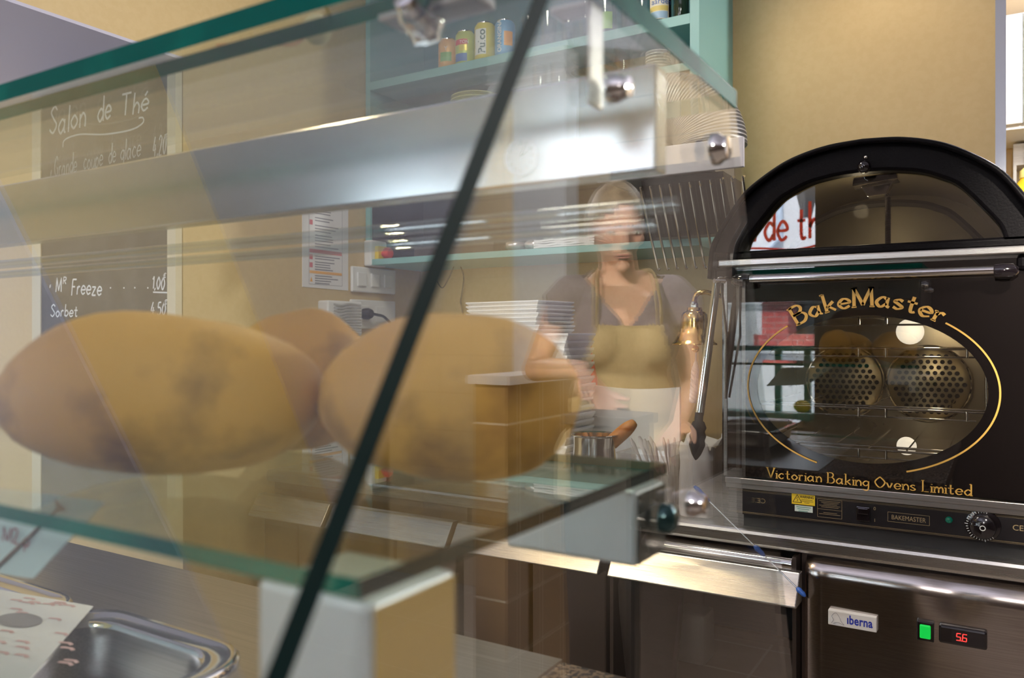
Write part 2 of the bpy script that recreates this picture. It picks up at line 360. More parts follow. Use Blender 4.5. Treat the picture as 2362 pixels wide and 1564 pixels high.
n3 = nod(nt, 'ShaderNodeMixShader'); n4 = nod(nt, 'ShaderNodeOutputMaterial'); nt.links.new(n1.outputs[0], n3.inputs[1]); nt.links.new(n2.outputs[0], n3.inputs[2]); nt.links.new(n3.outputs[0], n4.inputs[0])
obj('window_lettering', mb, vinyl, wn)
# ------------------------------------------------------------------ the street seen mirrored in the oven door
facade_w = mat('white_render', (.80, .80, .82), .8); facade_r = tiles('red_brick_facade', (.52, .10, .09), (.46, .09, .08), (.55, .35, .32), .22, .07, .7, 'XZ', .5)
struct('street_ground', MB().box(-14, 8, -9, -2.4, -.16, -.08), mat('asphalt', (.22, .22, .23), .8))
b = thing('white_building', 'white rendered house with arched window and grey shutters across the street', 'building', (-4, -7.2, -.08))
obj('wall', MB().box(-9, 4, -8.4, -7.2, -.08, 6.2), facade_w, b)
mb = MB().prism([(-2.0+.42*math.cos(a), -7.21, 1.45+.5*math.sin(a)) for a in [PI*i/14 for i in range(15)]]+[(-2.42, -7.21, .6), (-1.58, -7.21, .6)], (0, .03, 0))
obj('arched_window', mb, mat('dark_window', (.03, .035, .04), .2), b)
gs = mat('grey_shutter', (.30, .33, .38), .6)
for x in (-3.2, -1.75): obj('shutter', MB().box(x, x+.3, -7.199, -7.16, 2.2, 3.5), gs, b)
obj('gutter', MB().tube([(-9, -7.14, 2.35), (-2.6, -7.14, 2.35), (-2.42, -7.14, 2.55), (-2.42, -7.14, 5)], .04), mat('pale_gutter', (.55, .66, .8), .4), b)
b = thing('red_brick_building', 'low red brick house with grey tiled roof across the street', 'building', (-2.35, -6.9, -.08))
obj('wall', MB().box(-2.50, -2.19, -7.05, -6.601, -.08, 1.72), facade_r, b)
obj('annex', MB().box(-2.52, -1.85, -6.6, -6.3, 1.165, 1.32), facade_r, b)
obj('annex_wall', MB().box(-2.52, -1.85, -6.6, -6.3, -.08, 1.10), facade_w, b)
obj('annex_ledge', MB().box(-2.55, -1.80, -6.62, -6.22, 1.10, 1.16), facade_w, b)
obj('roof', MB().prism([(-2.6, -6.5, 1.72), (-2.6, -7.08, 1.86), (-2.6, -7.08, 1.72)], (.5, 0, 0)), mat('roof_slate', (.12, .12, .14), .7), b)
l = thing('street_lantern', 'black four sided street lantern on a wall bracket outside the window', 'lantern', (-1.86, -6.0, 2.62))
obj('frame', MB().lathe([(.05, 0), (.14, .38), (.15, .40), (.1, .46), (.02, .54)], (-1.86, -6, 2.62), 4), black_gloss, l)
obj('bracket', MB().tube([(-1.86, -7.19, 2.9), (-1.86, -6.6, 3.22), (-1.86, -6, 3.16)], .015), black_gloss, l)

# ------------------------------------------------------------------ back kitchen, right of the oven
struct('wall_kitchen', MB().box(-.6, 2.5, 3.45, 3.57, 0, ZC), tiles('beige_wall_tile', (.60, .47, .30), (.58, .45, .28), (.48, .38, .25), .2, .2, .3, 'XZ'))
struct('wall_kitchen_left', MB().box(-.6, -.5, YB+.12, 3.45, 0, ZC), ochre)
struct('door_1', MB().box(.36, 1.14, 3.40, 3.45, 0, 2.06), mat('dark_brown_door', (.045, .03, .022), .5))
struct('wall_kitchen_white', MB().box(1.23, 1.50, 3.13, 3.25, 0, ZC), white_paint)
struct('wall_half', MB().box(1.02, 1.15, 2.3, 3.1, 0, 1.135), tiles('ochre_tile', (.36, .22, .09), (.33, .20, .08), (.62, .52, .38), .16, .2, .3, 'YZ'))
struct('trim_3', MB().box(1.0, 1.17, 2.28, 3.12, 1.135, 1.165), white_paint)
c = thing('wall_clock', 'white wall clock with thin grey numerals on the white wall strip', 'clock', (1.450, 3.13, 2.11))
obj('face', MB().cyl((1.450, 3.13, 2.11), (1.450, 3.112, 2.11), .085, 40), mat('clock_face', (.86, .86, .88), .4), c)
mb = MB()
for h in range(1, 13):
    a = PI/2-h*PI/6; s_ = .017; t = str(h)
    write(mb, t, FXZ(1.450+.062*math.cos(a)-s_*twidth(t)/2, 2.11+.062*math.sin(a)-s_/2, 3.111, s_), (0, -1, 0), .0022)
obj('numerals', mb, grey_ink, c)
obj('hands', MB().ribbon([(1.45, 3.110, 2.11), (1.425, 3.110, 2.155)], .004, (0, 1, 0)).ribbon([(1.45, 3.110, 2.11), (1.415, 3.110, 2.128)], .004, (0, 1, 0)), grey_ink, c)
c = thing('wall_cabinet', 'white kitchen wall cabinet hung above beige tiles beyond the corner strip', 'cabinet', (.0, 3.3, 1.98))
obj('body', MB().box(-.35, .34, 3.14, 3.45, 1.985, 2.37), plastic_w, c, bevel=.004)
for x in (-.34, .062): obj('door', MB().box(x, x+.399 if x < 0 else x+.27, 3.12, 3.139, 2.0, 2.36), plastic_w, c, bevel=.003)
tag(obj('steel_rail_shelf', MB().box(.035, .34, 3.33, 3.44, 1.90, 1.975).box(.035, .045, 3.33, 3.44, 1.66, 1.9), steel), 'grey steel rail under the white kitchen cabinet', 'rail')
c = thing('yellow_bottle', 'yellow squeeze bottle with pale collar beyond the oven top', 'bottle', (.078, 3.2, 1.62))
obj('body', MB().lathe([(.05, 0), (.055, .02), (.055, .16), (.03, .20), (.02, .215)], (.078, 3.2, 1.62), 24), yellow, c, smooth=True)
obj('cap', MB().lathe([(.028, .21), (.026, .235), (.01, .25), (.005, .34)], (.078, 3.2, 1.62), 16), mat('pale_yellow_cap', (.85, .78, .30), .4), c, smooth=True)
tag(obj('kitchen_shelf', MB().box(.02, .5, 3.1, 3.44, 1.59, 1.62), steel), 'steel shelf holding the yellow bottle in the back kitchen', 'shelf')
# ------------------------------------------------------------------ baking oven
OX = -.2255; OF = 1.690
ov = thing('baking_oven', 'black domed potato baking oven with gold lettering on its glass door', 'oven', (OX, 2.05, .9))
arch_o = [(.297, 1.42), (.292, 1.478), (.279, 1.509), (.243, 1.565), (.212, 1.600), (.156, 1.637), (.113, 1.655), (.06, 1.667), (0, 1.671)]
arch_w = [(.2295, 1.474), (.226, 1.487), (.2145, 1.508), (.1615, 1.571), (.127, 1.592), (.094, 1.605), (.045, 1.613), (0, 1.615)]
def dome(pts, k=5):
    P = crom([(a, 0, b) for a, b in pts], k); Rr = [(q.x, q.z) for q in P]
    return [(OX+a, b) for a, b in Rr]+[(OX-a, b) for a, b in Rr[::-1][1:]]
def polar(pts, c, n=64):
    out = []
    for i in range(n+1):
        an = PI*i/n; dx, dz = math.cos(an), math.sin(an); best = None
        for (x0, z0), (x1, z1) in zip(pts, pts[1:]):
            ex, ez = x1-x0, z1-z0; den = dx*ez-dz*ex
            if abs(den) < 1e-12: continue
            t = ((x0-c[0])*ez-(z0-c[1])*ex)/den; u = ((x0-c[0])*dz-(z0-c[1])*dx)/den
            if t > 0 and -1e-6 <= u <= 1+1e-6: best = t if best is None else max(best, t)
        best = best or .01; out.append((c[0]+dx*best, c[1]+dz*best))
    return out
ctr = (OX, 1.4741)
po = polar(dome(arch_o), ctr); pw_ = polar(dome(arch_w), (OX, 1.4745))
# cowl front frame (ring), barrel, tails
mb = MB(); nn = len(po)
for i in range(nn-1):
    a, b, c, d = po[i], po[i+1], pw_[i+1], pw_[i]
    V = [mb.bm.verts.new((q[0], y, q[1])) for y in (1.662, 1.705) for q in (a, b, c, d)]
    for f in ((0, 1, 2, 3), (7, 6, 5, 4), (0, 4, 5, 1), (2, 6, 7, 3)): mb.face([V[j] for j in f])
mb.box(OX-.289, OX+.289, 1.668, 1.70, 1.457, 1.476)
bmesh.ops.remove_doubles(mb.bm, verts=mb.bm.verts, dist=1e-5)
obj('dome_frame', mb, black_cast, ov, smooth=30, bevel=.006)
rb = dome([(a*1.0, b) for a, b in arch_o]); N2 = len(rb)
mb = MB(); prev = None
for y, s_ in ((1.640, .985), (1.648, 1.0), (1.70, 1.0), (2.30, 1.0), (2.38, .97)):
    r = [mb.bm.verts.new((OX+(x-OX)*s_, y, 1.42+(z-1.42)*s_)) for x, z in rb]
    if prev:
        for i in range(N2-1): mb.face([prev[i], prev[i+1], r[i+1], r[i]])
    prev = r
obj('dome_shell', mb, black_cast, ov, smooth=40, solid=.008)
obj('dome_back', MB().prism([(x, 2.375, z) for x, z in dome([(a*.97, b-.006) for a, b in arch_o])], (0, .01, 0)), black_cast, ov)
# olive lined chamber behind the dome window, inner arch, spring rod, lamp bracket
chamber = mat('dull_gilt_lining', (.36, .32, .23), .42, .55)
mb = MB(); ch = dome([(a*1.08, 1.462+(b-1.462)*1.12) for a, b in arch_w]); prev = None
for y in (1.71, 2.10):
    r = [mb.bm.verts.new((x, y, z)) for x, z in ch]
    if prev:
        for i in range(len(ch)-1): mb.face([prev[i], prev[i+1], r[i+1], r[i]])
    prev = r
mb.face(prev); mb.poly([(OX-.25, 1.71, 1.474), (OX+.25, 1.71, 1.474), (OX+.25, 2.1, 1.474), (OX-.25, 2.1, 1.474)])
obj('dome_lining', mb, chamber, ov)
ia = [(OX+(x-OX)*.86, 1.90, 1.474+(z-1.474)*.80) for x, z in dome(arch_w)]
obj('inner_arch', MB().tube(ia, .008, 6), mat('dark_edge', (.03, .026, .02), .6), ov)
sp = at(2048, 510, Y=1.80); mb = MB(); pts = []; rr = []
for i in range(81):
    pts.append((sp.x, 1.80, 1.476+.108*i/80)); rr.append(.0062 if i % 2 else .0045)
obj('coil_rod', mb.tube(pts, rr, 10), mat('dark_steel', (.10, .09, .08), .3, .9), ov)
q = at(2022, 425, Y=1.77)
mb = MB().prism([(q.x-.042, 1.74, q.z-.006), (q.x+.042, 1.74, q.z+.002), (q.x+.040, 1.74, q.z+.016), (q.x-.040, 1.74, q.z+.012)], (0, .05, 0))
mb.prism([(q.x-.028, 1.755, q.z-.006), (q.x+.03, 1.755, q.z-.001), (q.x+.02, 1.755, q.z-.024), (q.x-.015, 1.755, q.z-.026)], (0, .03, 0))
obj('lamp_bracket', mb, chrome, ov, bevel=.002)
obj('dome_glass', MB().prism([(x, 1.688, z) for x, z in dome([(a*1.01, b+(.003 if a < .2 else 0)) for a, b in arch_w])], (0, .004, 0)), oven_pane, ov)
q = at(1994, 386, Y=1.652)
obj('knob', MB().ell((q.x, 1.646, q.z), (.0125, .0125, .0125)).cyl((q.x, 1.64, q.z), (q.x, 1.668, q.z), .005), black_gloss, ov, smooth=True)
q = at(1997, 362, Y=1.66); obj('screw', MB().ell((q.x, 1.660, q.z), (.004, .003, .004), n=12, k=8), chrome, ov, smooth=True)
obj('ledge', MB().box(OX-.279, OX+.295, 1.648, 1.70, 1.443, 1.4575), steel, ov, bevel=.003)
for sx in (-1, 1): obj('dome_foot', MB().box(OX+sx*.270-.022, OX+sx*.270+.022, 1.66, 1.78, 1.415, 1.444), black_cast, ov, bevel=.008)
# body: cavity open to the front, black outside
cx0, cx1, cz0, cz1, cy1 = OX-.235, OX+.235, 1.022, 1.395, 2.20
mb = MB()
for f in (((cx0, 1.70, cz0), (cx1, 1.70, cz0), (cx1, cy1, cz0), (cx0, cy1, cz0)), ((cx0, 1.70, cz1), (cx1, 1.70, cz1), (cx1, cy1, cz1), (cx0, cy1, cz1)),
          ((cx0, 1.70, cz0), (cx0, cy1, cz0), (cx0, cy1, cz1), (cx0, 1.70, cz1)), ((cx1, 1.70, cz0), (cx1, cy1, cz0), (cx1, cy1, cz1), (cx1, 1.70, cz1)),
          ((cx0, cy1, cz0), (cx1, cy1, cz0), (cx1, cy1, cz1), (cx0, cy1, cz1))): mb.poly(f)
obj('cavity', mb, noisy(mat('oven_steel', (.56, .50, .38), .30, .9), 6, (.46, .40, .29), rough=(.22, .36)), ov)
mb = MB().box(OX-.285, OX-.24, 1.70, 2.38, .985, 1.44).box(OX+.24, OX+.285, 1.70, 2.38, .985, 1.44)
mb.box(OX-.285, OX+.285, 1.70, 2.38, .93, 1.018).box(OX-.285, OX+.285, 1.70, 2.38, 1.40, 1.442).box(OX-.285, OX+.285, 2.22, 2.38, .985, 1.44)
obj('body', mb, black_gloss, ov)
obj('base', MB().box(OX-.282, OX+.29, 1.70, 2.38, .90, .93), mat('black_base', (.012, .012, .013), .5), ov)
# perforated fan covers
brassy = mat('fan_cover_metal', (.62, .55, .38), .32, .9)
for n_, (px, py) in enumerate(((1945, 880), (2140, 886))):
    q = at(px, py, Y=2.17); r0 = .088
    fo = obj('fan_cover', MB().lathe([(r0, 0), (r0, .006), (r0-.01, .012), (0.001, .016)], (q.x, 2.19, q.z), 40, (0, -1, 0)), brassy, ov, smooth=True)
    mb = MB()
    for i in range(-9, 10):
        for j in range(-9, 10):
            hx = (i+.5*(j % 2))*.0155; hz = j*.0134; rad = math.hypot(hx, hz)
            if rad < r0-.010: mb.lathe([(.0052, 0), (.0052, .001)], (q.x+hx, 2.19-.0155-.0015*(1-rad/r0), q.z+hz), 10, (0, -1, 0))
    obj('perforation', mb, mat('fan_hole_dark', (.02, .017, .012), .6) if n_ == 0 else bpy.data.materials['fan_hole_dark'], fo)
    obj('cover_ring', MB().tube([(q.x+(r0+.004)*math.cos(a), 2.186, q.z+(r0+.004)*math.sin(a)) for a in [2*PI*i/40 for i in range(41)]], .003, 6), chrome, fo, smooth=True)
for z in (1.338, 1.275, 1.155, 1.072):
    mb = MB()
    for y in (1.745, 1.80): mb.tube([(cx0+.004, y, z), (cx1-.03, y, z)], .0028, 8)
    mb.tube([(cx0+.004, 1.745, z-.016), (cx1-.05, 1.745, z-.016)], .002, 8)
    for x in (OX-.02, OX+.03, OX+.17): mb.tube([(x, 1.743, z+.001), (x, 1.742, z-.017)], .003, 8)
    for i in range(7): mb.tube([(cx0+.02+i*.07, 1.745, z), (cx0+.02+i*.07, 2.14, z)], .0018, 6)
    obj('wire_rack', mb, chrome, ov, smooth=True)
mb = MB()
for y in (1.76, 1.84): mb.tube([(cx1-.032, y, cz0+.01), (cx1-.036, y, cz1-.02)], .003, 8)
for z in (1.10, 1.14, 1.20, 1.25, 1.30): mb.tube([(cx1-.034, 1.76, z), (cx1-.012, 1.76, z)], .0025, 8)
obj('rack_support', mb, chrome, ov, smooth=True)
lampw = mat('oven_lamp_glow', (.9, .88, .8), .3, emit=(1, .95, .85), es=2.0)
for px, py, r in ((2098, 765, .028), (2090, 1030, .020)):
    q = at(px, py, Y=1.93); obj('oven_lamp', MB().lathe([(r, 0), (r*.9, r*.35), (r*.5, r*.65), (.001, r*.75)], (q.x, 1.94, q.z), 24, (0, -1, 0)), lampw, ov, smooth=True)
# door: printed black glass with oval window, steel edge, handle
dr = obj('door', MB().box(OX-.274, OX-.2665, 1.674, 1.70, 1.006, 1.444).box(OX+.28, OX+.287, 1.674, 1.70, 1.006, 1.444).box(OX-.274, OX+.287, 1.674, 1.70, 1.438, 1.444), steel_v, ov, bevel=.001)
ex, ez, ea, eb = OX, 1.197, .2055, .1425
mb = MB(); x0, x1, z0, z1 = OX-.2665, OX+.28, 1.008, 1.438; n = 96; inn = []; out = []
for i in range(n):
    a = 2*PI*i/n; ca, sa = math.cos(a), math.sin(a); inn.append((ex+ea*ca, ez+eb*sa))
    t = min(((x1-ex)/ca if ca > 0 else (x0-ex)/ca) if abs(ca) > 1e-9 else 9, ((z1-ez)/sa if sa > 0 else (z0-ez)/sa) if abs(sa) > 1e-9 else 9)
    out.append((ex+ca*t, ez+sa*t))
for ccx, ccz in ((x0, z0), (x1, z0), (x0, z1), (x1, z1)):
    i = min(range(n), key=lambda j: (out[j][0]-ccx)**2+(out[j][1]-ccz)**2); out[i] = (ccx, ccz)
vi = [mb.bm.verts.new((a, 1.676, b_)) for a, b_ in inn]; vo = [mb.bm.verts.new((a, 1.676, b_)) for a, b_ in out]
for i in range(n): mb.face([vi[i], vi[(i+1) % n], vo[(i+1) % n], vo[i]])
obj('door_front', mb, black_glass, dr)
obj('door_window', MB().prism([(a, 1.6765, b_) for a, b_ in inn], (0, .003, 0)), oven_pane, dr)
mb = MB()
def oval(a0, a1, n=60): return [(OX+.2235*math.cos(math.radians(a0+(a1-a0)*i/n)), 1.6735, 1.197+.161*math.sin(math.radians(a0+(a1-a0)*i/n))) for i in range(n+1)]
mb.ribbon(oval(130, 247), .0032, (0, -1, 0)); mb.ribbon(oval(-71, 52), .0032, (0, -1, 0))
word = 'BakeMaster'; hgt = .036; Rb = .250; zc = 1.107; tw = twidth(word); ang = .545
def on_arc(u, v):
    a = ang-(u/tw)*2*ang; r = Rb+v*hgt
    return Vector((OX+.003+r*math.sin(-a), 1.6733, zc+r*math.cos(a)))
write(mb, word, on_arc, (0, -1, 0), lambda t: .0030+.0032*min(1, abs(t.z)*1.2), serif=.0030)
word = 'Victorian Baking Ovens Limited'; k = .0205; w_ = twidth(word)*k; kx = .366/w_
def on_line(u, v):
    x = OX-.1845+u*k*kx; return Vector((x, 1.6733, 1.0105+.006*(1-((x-OX)/.18)**2)*0+v*k))
write(mb, word, on_line, (0, -1, 0), lambda t: .0012+.0013*min(1, abs(t.z)*1.2), serif=.0013)
obj('gold_lettering', mb, gold_ink, dr)
hz = at(2000, 634, Y=1.635).z
h = obj('handle', MB().cyl((at(1730, 643, Y=1.635).x, 1.635, hz), (at(2292, 624, Y=1.635).x, 1.635, hz), .0075, 20), chrome, dr, smooth=True)
for px, sx in ((1728, -1), (2294, 1)):
    x = at(px, 640, Y=1.635).x; mb = MB()
    mb.lathe([(.0125, 0), (.014, .012), (.013, .028), (.006, .036)], (x, 1.638, hz-.002), 20, (sx, 0, 0)); mb.cyl((x+sx*.018, 1.638, hz-.002), (x+sx*.018, 1.675, hz-.002), .011)
    obj('handle_boss', mb, black_gloss, dr, smooth=True)
# bottom rail and control panel
mb = MB().box(OX-.272, OX+.29, 1.676, 1.70, .992, 1.004).box(OX-.272, OX+.29, 1.682, 1.70, .981, .991)
obj('door_rail', mb, steel_v, ov, bevel=.0012)
cp = obj('control_panel', MB().box(OX-.268, OX+.29, 1.690, 1.71, .926, .980), mat('black_control_panel', (.010, .009, .011), .3), ov)
mb = MB(); yp = 1.6893
for z in (.9775, .9315): mb.ribbon([(OX-.268, yp, z), (OX+.29, yp, z)], .0006, (0, -1, 0)); mb.ribbon([(OX-.268, yp, z-.0022), (OX+.29, yp, z-.0022)], .0004, (0, -1, 0))
def frame(mb, x0, x1, z0, z1, y, w):
    mb.ribbon([(x0, y, z0), (x1, y, z0)], w, (0, -1, 0)); mb.ribbon([(x0, y, z1), (x1, y, z1)], w, (0, -1, 0))
    mb.ribbon([(x0, y, z0), (x0, y, z1)], w, (0, -1, 0)); mb.ribbon([(x1, y, z0), (x1, y, z1)], w, (0, -1, 0))
a = at(2048, 1175, Y=1.69); b = at(2144, 1210, Y=1.69); frame(mb, a.x, b.x, .9445, .9625, yp, .0006)
print_text(mb, 'BAKEMASTER', FXZ(a.x+.006, .9492, yp, 1), .0088, 1, b.x-a.x-.012)
a = at(1886, 1145, Y=1.69); b = at(1942, 1205, Y=1.69); frame(mb, a.x, b.x, .9385, .9745, yp, .0006); mb.ribbon([(a.x, yp, .9545), (b.x, yp, .9545)], .0006, (0, -1, 0))
for i, z in enumerate((.971, .968, .965, .962, .959, .948, .945)): mb.ribbon([(a.x+.003+(i % 3)*.004, yp, z), (b.x-.003-(i % 3)*.003, yp, z)], .0008, (0, -1, 0))
for t, px, py in (('0', 2016, 1173), ('1', 2016, 1200)): q = at(px, py, Y=1.69); print_text(mb, t, FXZ(q.x-.001, q.z-.003, yp, 1), .0065)
q = at(2335, 1216, Y=1.69); print_text(mb, 'CE', FXZ(q.x, q.z-.005, yp, 1), .010)
obj('gold_print', mb, gold_dim, cp)
q = at(1853, 1150, Y=1.69)
s1 = obj('warning_sticker', MB().box(q.x-.0225, q.x+.0225, 1.6888, 1.69, q.z-.0125, q.z+.0115), yellow, cp)
mb = MB(); tx, tz = q.x-.0115, q.z-.0085
tri = [(tx-.0085, 1.6885, tz), (tx+.0085, 1.6885, tz), (tx, 1.6885, tz+.0155), (tx-.0085, 1.6885, tz)]
mb.ribbon(tri[:2], .0011, (0, -1, 0)); mb.ribbon(tri[1:3], .0011, (0, -1, 0)); mb.ribbon(tri[2:], .0011, (0, -1, 0))
mb.ribbon([(tx+.001, 1.6885, tz+.011), (tx-.0016, 1.6885, tz+.007), (tx+.0014, 1.6885, tz+.0065), (tx-.0004, 1.6885, tz+.002)], .0010, (0, -1, 0))
print_text(mb, 'WARNING', FXZ(q.x-.0068, q.z+.001, 1.6885, 1), .0052, 1, .027, .02)
for i, w_ in enumerate((.011, .0125, .005)): mb.ribbon([(q.x+.007-w_, 1.6885, q.z-.002-.003*i), (q.x+.007+w_, 1.6885, q.z-.002-.003*i)], .0008, (0, -1, 0))
obj('warning_print', mb, black_ink, s1)
q = at(1854, 1174, Y=1.69); s2 = obj('test_sticker', MB().box(q.x-.0175, q.x+.0175, 1.6888, 1.69, q.z-.006, q.z+.0065), mat('pale_green_sticker', (.66, .76, .70), .5), cp, bevel=.0004)
mb = MB()
for i in range(3): mb.ribbon([(q.x-.014+.002*i, 1.6885, q.z+.0035-.004*i), (q.x+.014-.003*i, 1.6885, q.z+.0035-.004*i)], .0013, (0, -1, 0))
obj('test_print', mb, green_ink, s2)
q = at(1992, 1184, Y=1.69); obj('rocker_switch', MB().box(q.x-.0125, q.x+.0125, 1.681, 1.69, q.z-.014, q.z+.014).box(q.x-.0095, q.x+.0095, 1.677, 1.69, q.z, q.z+.012), black_gloss, cp, bevel=.0015)
q = at(2189, 1199, Y=1.69); obj('pilot_light', MB().lathe([(.0062, 0), (.0058, .004), (.003, .006), (.0005, .0065)], (q.x, 1.69, q.z), 18, (0, -1, 0)), mat('dark_green_lens', (.0, .10, .06), .15, emit=(0, .5, .3), es=.05), cp, smooth=True)
q = at(2267, 1213, Y=1.685)
obj('dial_skirt', MB().lathe([(.029, 0), (.028, .003), (.022, .005), (.001, .005)], (q.x, 1.69, q.z), 36, (0, -1, 0)), black_gloss, cp, smooth=True)
obj('thermostat_knob', MB().lathe([(.0215, 0), (.021, .012), (.018, .016), (.001, .017)], (q.x, 1.685, q.z-.001), 36, (0, -1, 0)), black_gloss, cp, smooth=True)
mb = MB()
for i in range(24):
    a = PI*.42+i*PI*1.35/24; L = .0035 if i % 5 else .0055
    mb.ribbon([(q.x+.0235*math.cos(a), 1.6845, q.z+.0235*math.sin(a)), (q.x+(.0235+L)*math.cos(a), 1.6855, q.z+(.0235+L)*math.sin(a))], .0011, (0, -1, 0))
for a, b in ((0, 1),): mb.tube([(q.x+.0042*math.cos(2*PI*i/16), 1.6675, q.z-.001+.0042*math.sin(2*PI*i/16)) for i in range(17)], .0008, 5)
obj('dial_marks', mb, chalk, cp)

# ------------------------------------------------------------------ brass bell on the oven side, hanging tongs
bl = thing('brass_bell', 'shiny brass ship bell on a curved bracket beside the oven', 'bell', (-.561, 1.668, 1.28))
c0 = Vector((-.5610, 1.668, 0))
prof = [(.0475, 1.281), (.0465, 1.284), (.042, 1.287), (.040, 1.291), (.0385, 1.293), (.036, 1.298), (.0345, 1.300), (.031, 1.308), (.0285, 1.320), (.0275, 1.335), (.0265, 1.345), (.023, 1.350), (.017, 1.352), (.015, 1.357), (.014, 1.360), (.004, 1.361)]
obj('bell_body', MB().lathe(prof, c0, 40, cap=False), brass, bl, smooth=True, solid=.002)
obj('shackle', MB().box(c0.x-.007, c0.x+.007, 1.662, 1.674, 1.358, 1.370).box(c0.x-.004, c0.x+.004, 1.658, 1.678, 1.366, 1.374), chrome, bl, bevel=.002)
P = crom([(c0.x, 1.668, 1.366), (c0.x, 1.668, 1.378), (c0.x+.006, 1.669, 1.390), (c0.x+.022, 1.674, 1.3935), (c0.x+.038, 1.69, 1.388), (-.512, 1.715, 1.385), (-.511, 1.74, 1.385)], 6)
obj('bracket', MB().tube(P, .0055, 12), brass, bl, smooth=True)
mb = MB().cyl((c0.x+.002, 1.668, 1.352), (c0.x+.002, 1.668, 1.268), .003); obj('clapper', mb.ell((c0.x+.002, 1.668, 1.272), (.008, .008, .008)), brass, bl, smooth=True)
mb = MB(); pts = [(c0.x+.004, 1.668, 1.268), (c0.x+.003, 1.668, 1.245)]
mb.tube(pts, .0022, 8)
for s_ in range(3):
    P = []; rr = []
    for i in range(81):
        f_ = i/80; a = f_*22+s_*2*PI/3; rad = .0042*(.3+.7*min(1, f_*4)); P.append((c0.x+.003-.006*f_+rad*math.cos(a), 1.668+rad*math.sin(a), 1.245-.086*f_)); rr.append(.0048*(.5+.5*min(1, f_*5)))
    mb.tube(P, rr, 7)
obj('bell_rope', mb, mat('white_cotton_rope', (.62, .60, .57), .8), bl, smooth=True)
tg = thing('serving_tongs', 'steel serving tongs with black scalloped tips hanging at the oven corner', 'tongs', (-.51, 1.60, 1.40))
A0 = at(1654, 648, Y=1.60); A1 = at(1613, 958, Y=1.60)
mb = MB(); rings = []
for i in range(13):
    f_ = i/12; q = A0.lerp(A1, f_); w_ = .0085 if f_ < .42 else .0095; d_ = .004
    rings.append([Vector((q.x-w_, q.y, q.z)), Vector((q.x-w_*.35, q.y-d_, q.z)), Vector((q.x+w_*.35, q.y-d_, q.z)), Vector((q.x+w_, q.y, q.z)), Vector((q.x+w_*.5, q.y+.001, q.z)), Vector((q.x-w_*.5, q.y+.001, q.z))])
obj('arm', mb.rings(rings), chrome, tg, smooth=60)
B1 = at(1690, 900, Y=1.655)
obj('arm', MB().tube([A0+Vector((.006, .006, 0)), A0.lerp(B1, .5)+Vector((.004, .0, 0)), Vector((-.492, 1.665, 1.17))], .0045, 8, flat=.5), steel_v, tg, smooth=True)
obj('hinge', MB().cyl(A0+Vector((-.004, -.006, .0)), A0+Vector((.012, .012, 0)), .005), chrome, tg, smooth=True)
tq = at(1606, 1008, Y=1.60); pf = []
for f_, w_ in ((0, .009), (.18, .009), (.2, .0125), (.32, .0175), (.40, .0145), (.50, .018), (.58, .0155), (.68, .0175), (.76, .0145), (.88, .010), (.97, .004), (1, .001)): pf.append((f_, w_))
rings = []
for f_, w_ in pf:
    q = Vector((A1.x+(tq.x-A1.x)*f_*1.1, 1.60, A1.z+.006-(.098*f_)))
    rings.append([q+Vector((w_*math.cos(a), .006*math.sin(a)*(.5+.5*w_/.018), 0)) for a in [2*PI*i/16 for i in range(16)]])
obj('tip', MB().rings(rings), black_rubber, tg, smooth=True)
hk = tag(obj('hook', MB().tube(crom([(A0.x-.002, 1.602, A0.z-.004), (A0.x+.004, 1.60, A0.z+.006), (A0.x+.014, 1.62, A0.z+.008), (-.49, 1.665, 1.428)], 5), .0022, 8), chrome, smooth=True), 'small steel hook holding the tongs at the oven corner', 'hook')

# ------------------------------------------------------------------ steel back counter
wt = tag(obj('steel_worktop', MB().box(-1.88, .30, 1.664, 2.44, .866, .90), steel, bevel=.008), 'brushed steel worktop running along the back wall under the oven', 'worktop')
fr = thing('refrigerated_counter', 'steel undercounter fridge with green switch and red digital display', 'fridge', (-.03, 2.05, 0))
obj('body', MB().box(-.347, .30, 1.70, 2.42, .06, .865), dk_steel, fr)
mb = MB(); rows = []
for j in range(41):
    z = .10+.757*j/40; row = []
    for i in range(41):
        x = -.335+.62*i/40; e = min(i, 40-i)*.62/40; tz = max(0, z-(.857-.022))
        y = 1.664+(.022-math.sqrt(max(0, .022**2-tz**2)))+max(0, .012-e)**2*60
        y += .006*(noise.noise(Vector((x*4.5, z*2.2, 1.3)))+.55*noise.noise(Vector((x*9, z*3, 5.1))))*(1 if e > .02 else 0)
        d_ = math.hypot((x+.075)*1.3, z-.845); y += .006*math.exp(-(d_/.05)**2)
        row.append(mb.bm.verts.new((x, y, z)))
    rows.append(row)
for a, b in zip(rows, rows[1:]):
    for i in range(40): mb.face([a[i], a[i+1], b[i+1], b[i]])
dr = obj('door', mb, noisy(mat('fridge_door_steel', (.52, .48, .45), .16, 1.), 10, (.45, .41, .385), stretch=(.4, 60, 60), detail=2, rough=(.13, .21)), fr, smooth=80)
s_ = Vector((0, 0, 0)); a = at(1911, 1412, Y=1.66); b = at(2023, 1452, Y=1.66)
bd = obj('badge', MB().box(a.x, b.x, 1.655, 1.668, .738, .767), plastic_w, fr, bevel=.0015)
mb = MB(); print_text(mb, 'ıberna', FXZ(a.x+.034, .746, 1.6545, 1), .0165, 1.05, (b.x-a.x)-.041, .025); obj('badge_lettering', mb, blue_ink, bd)
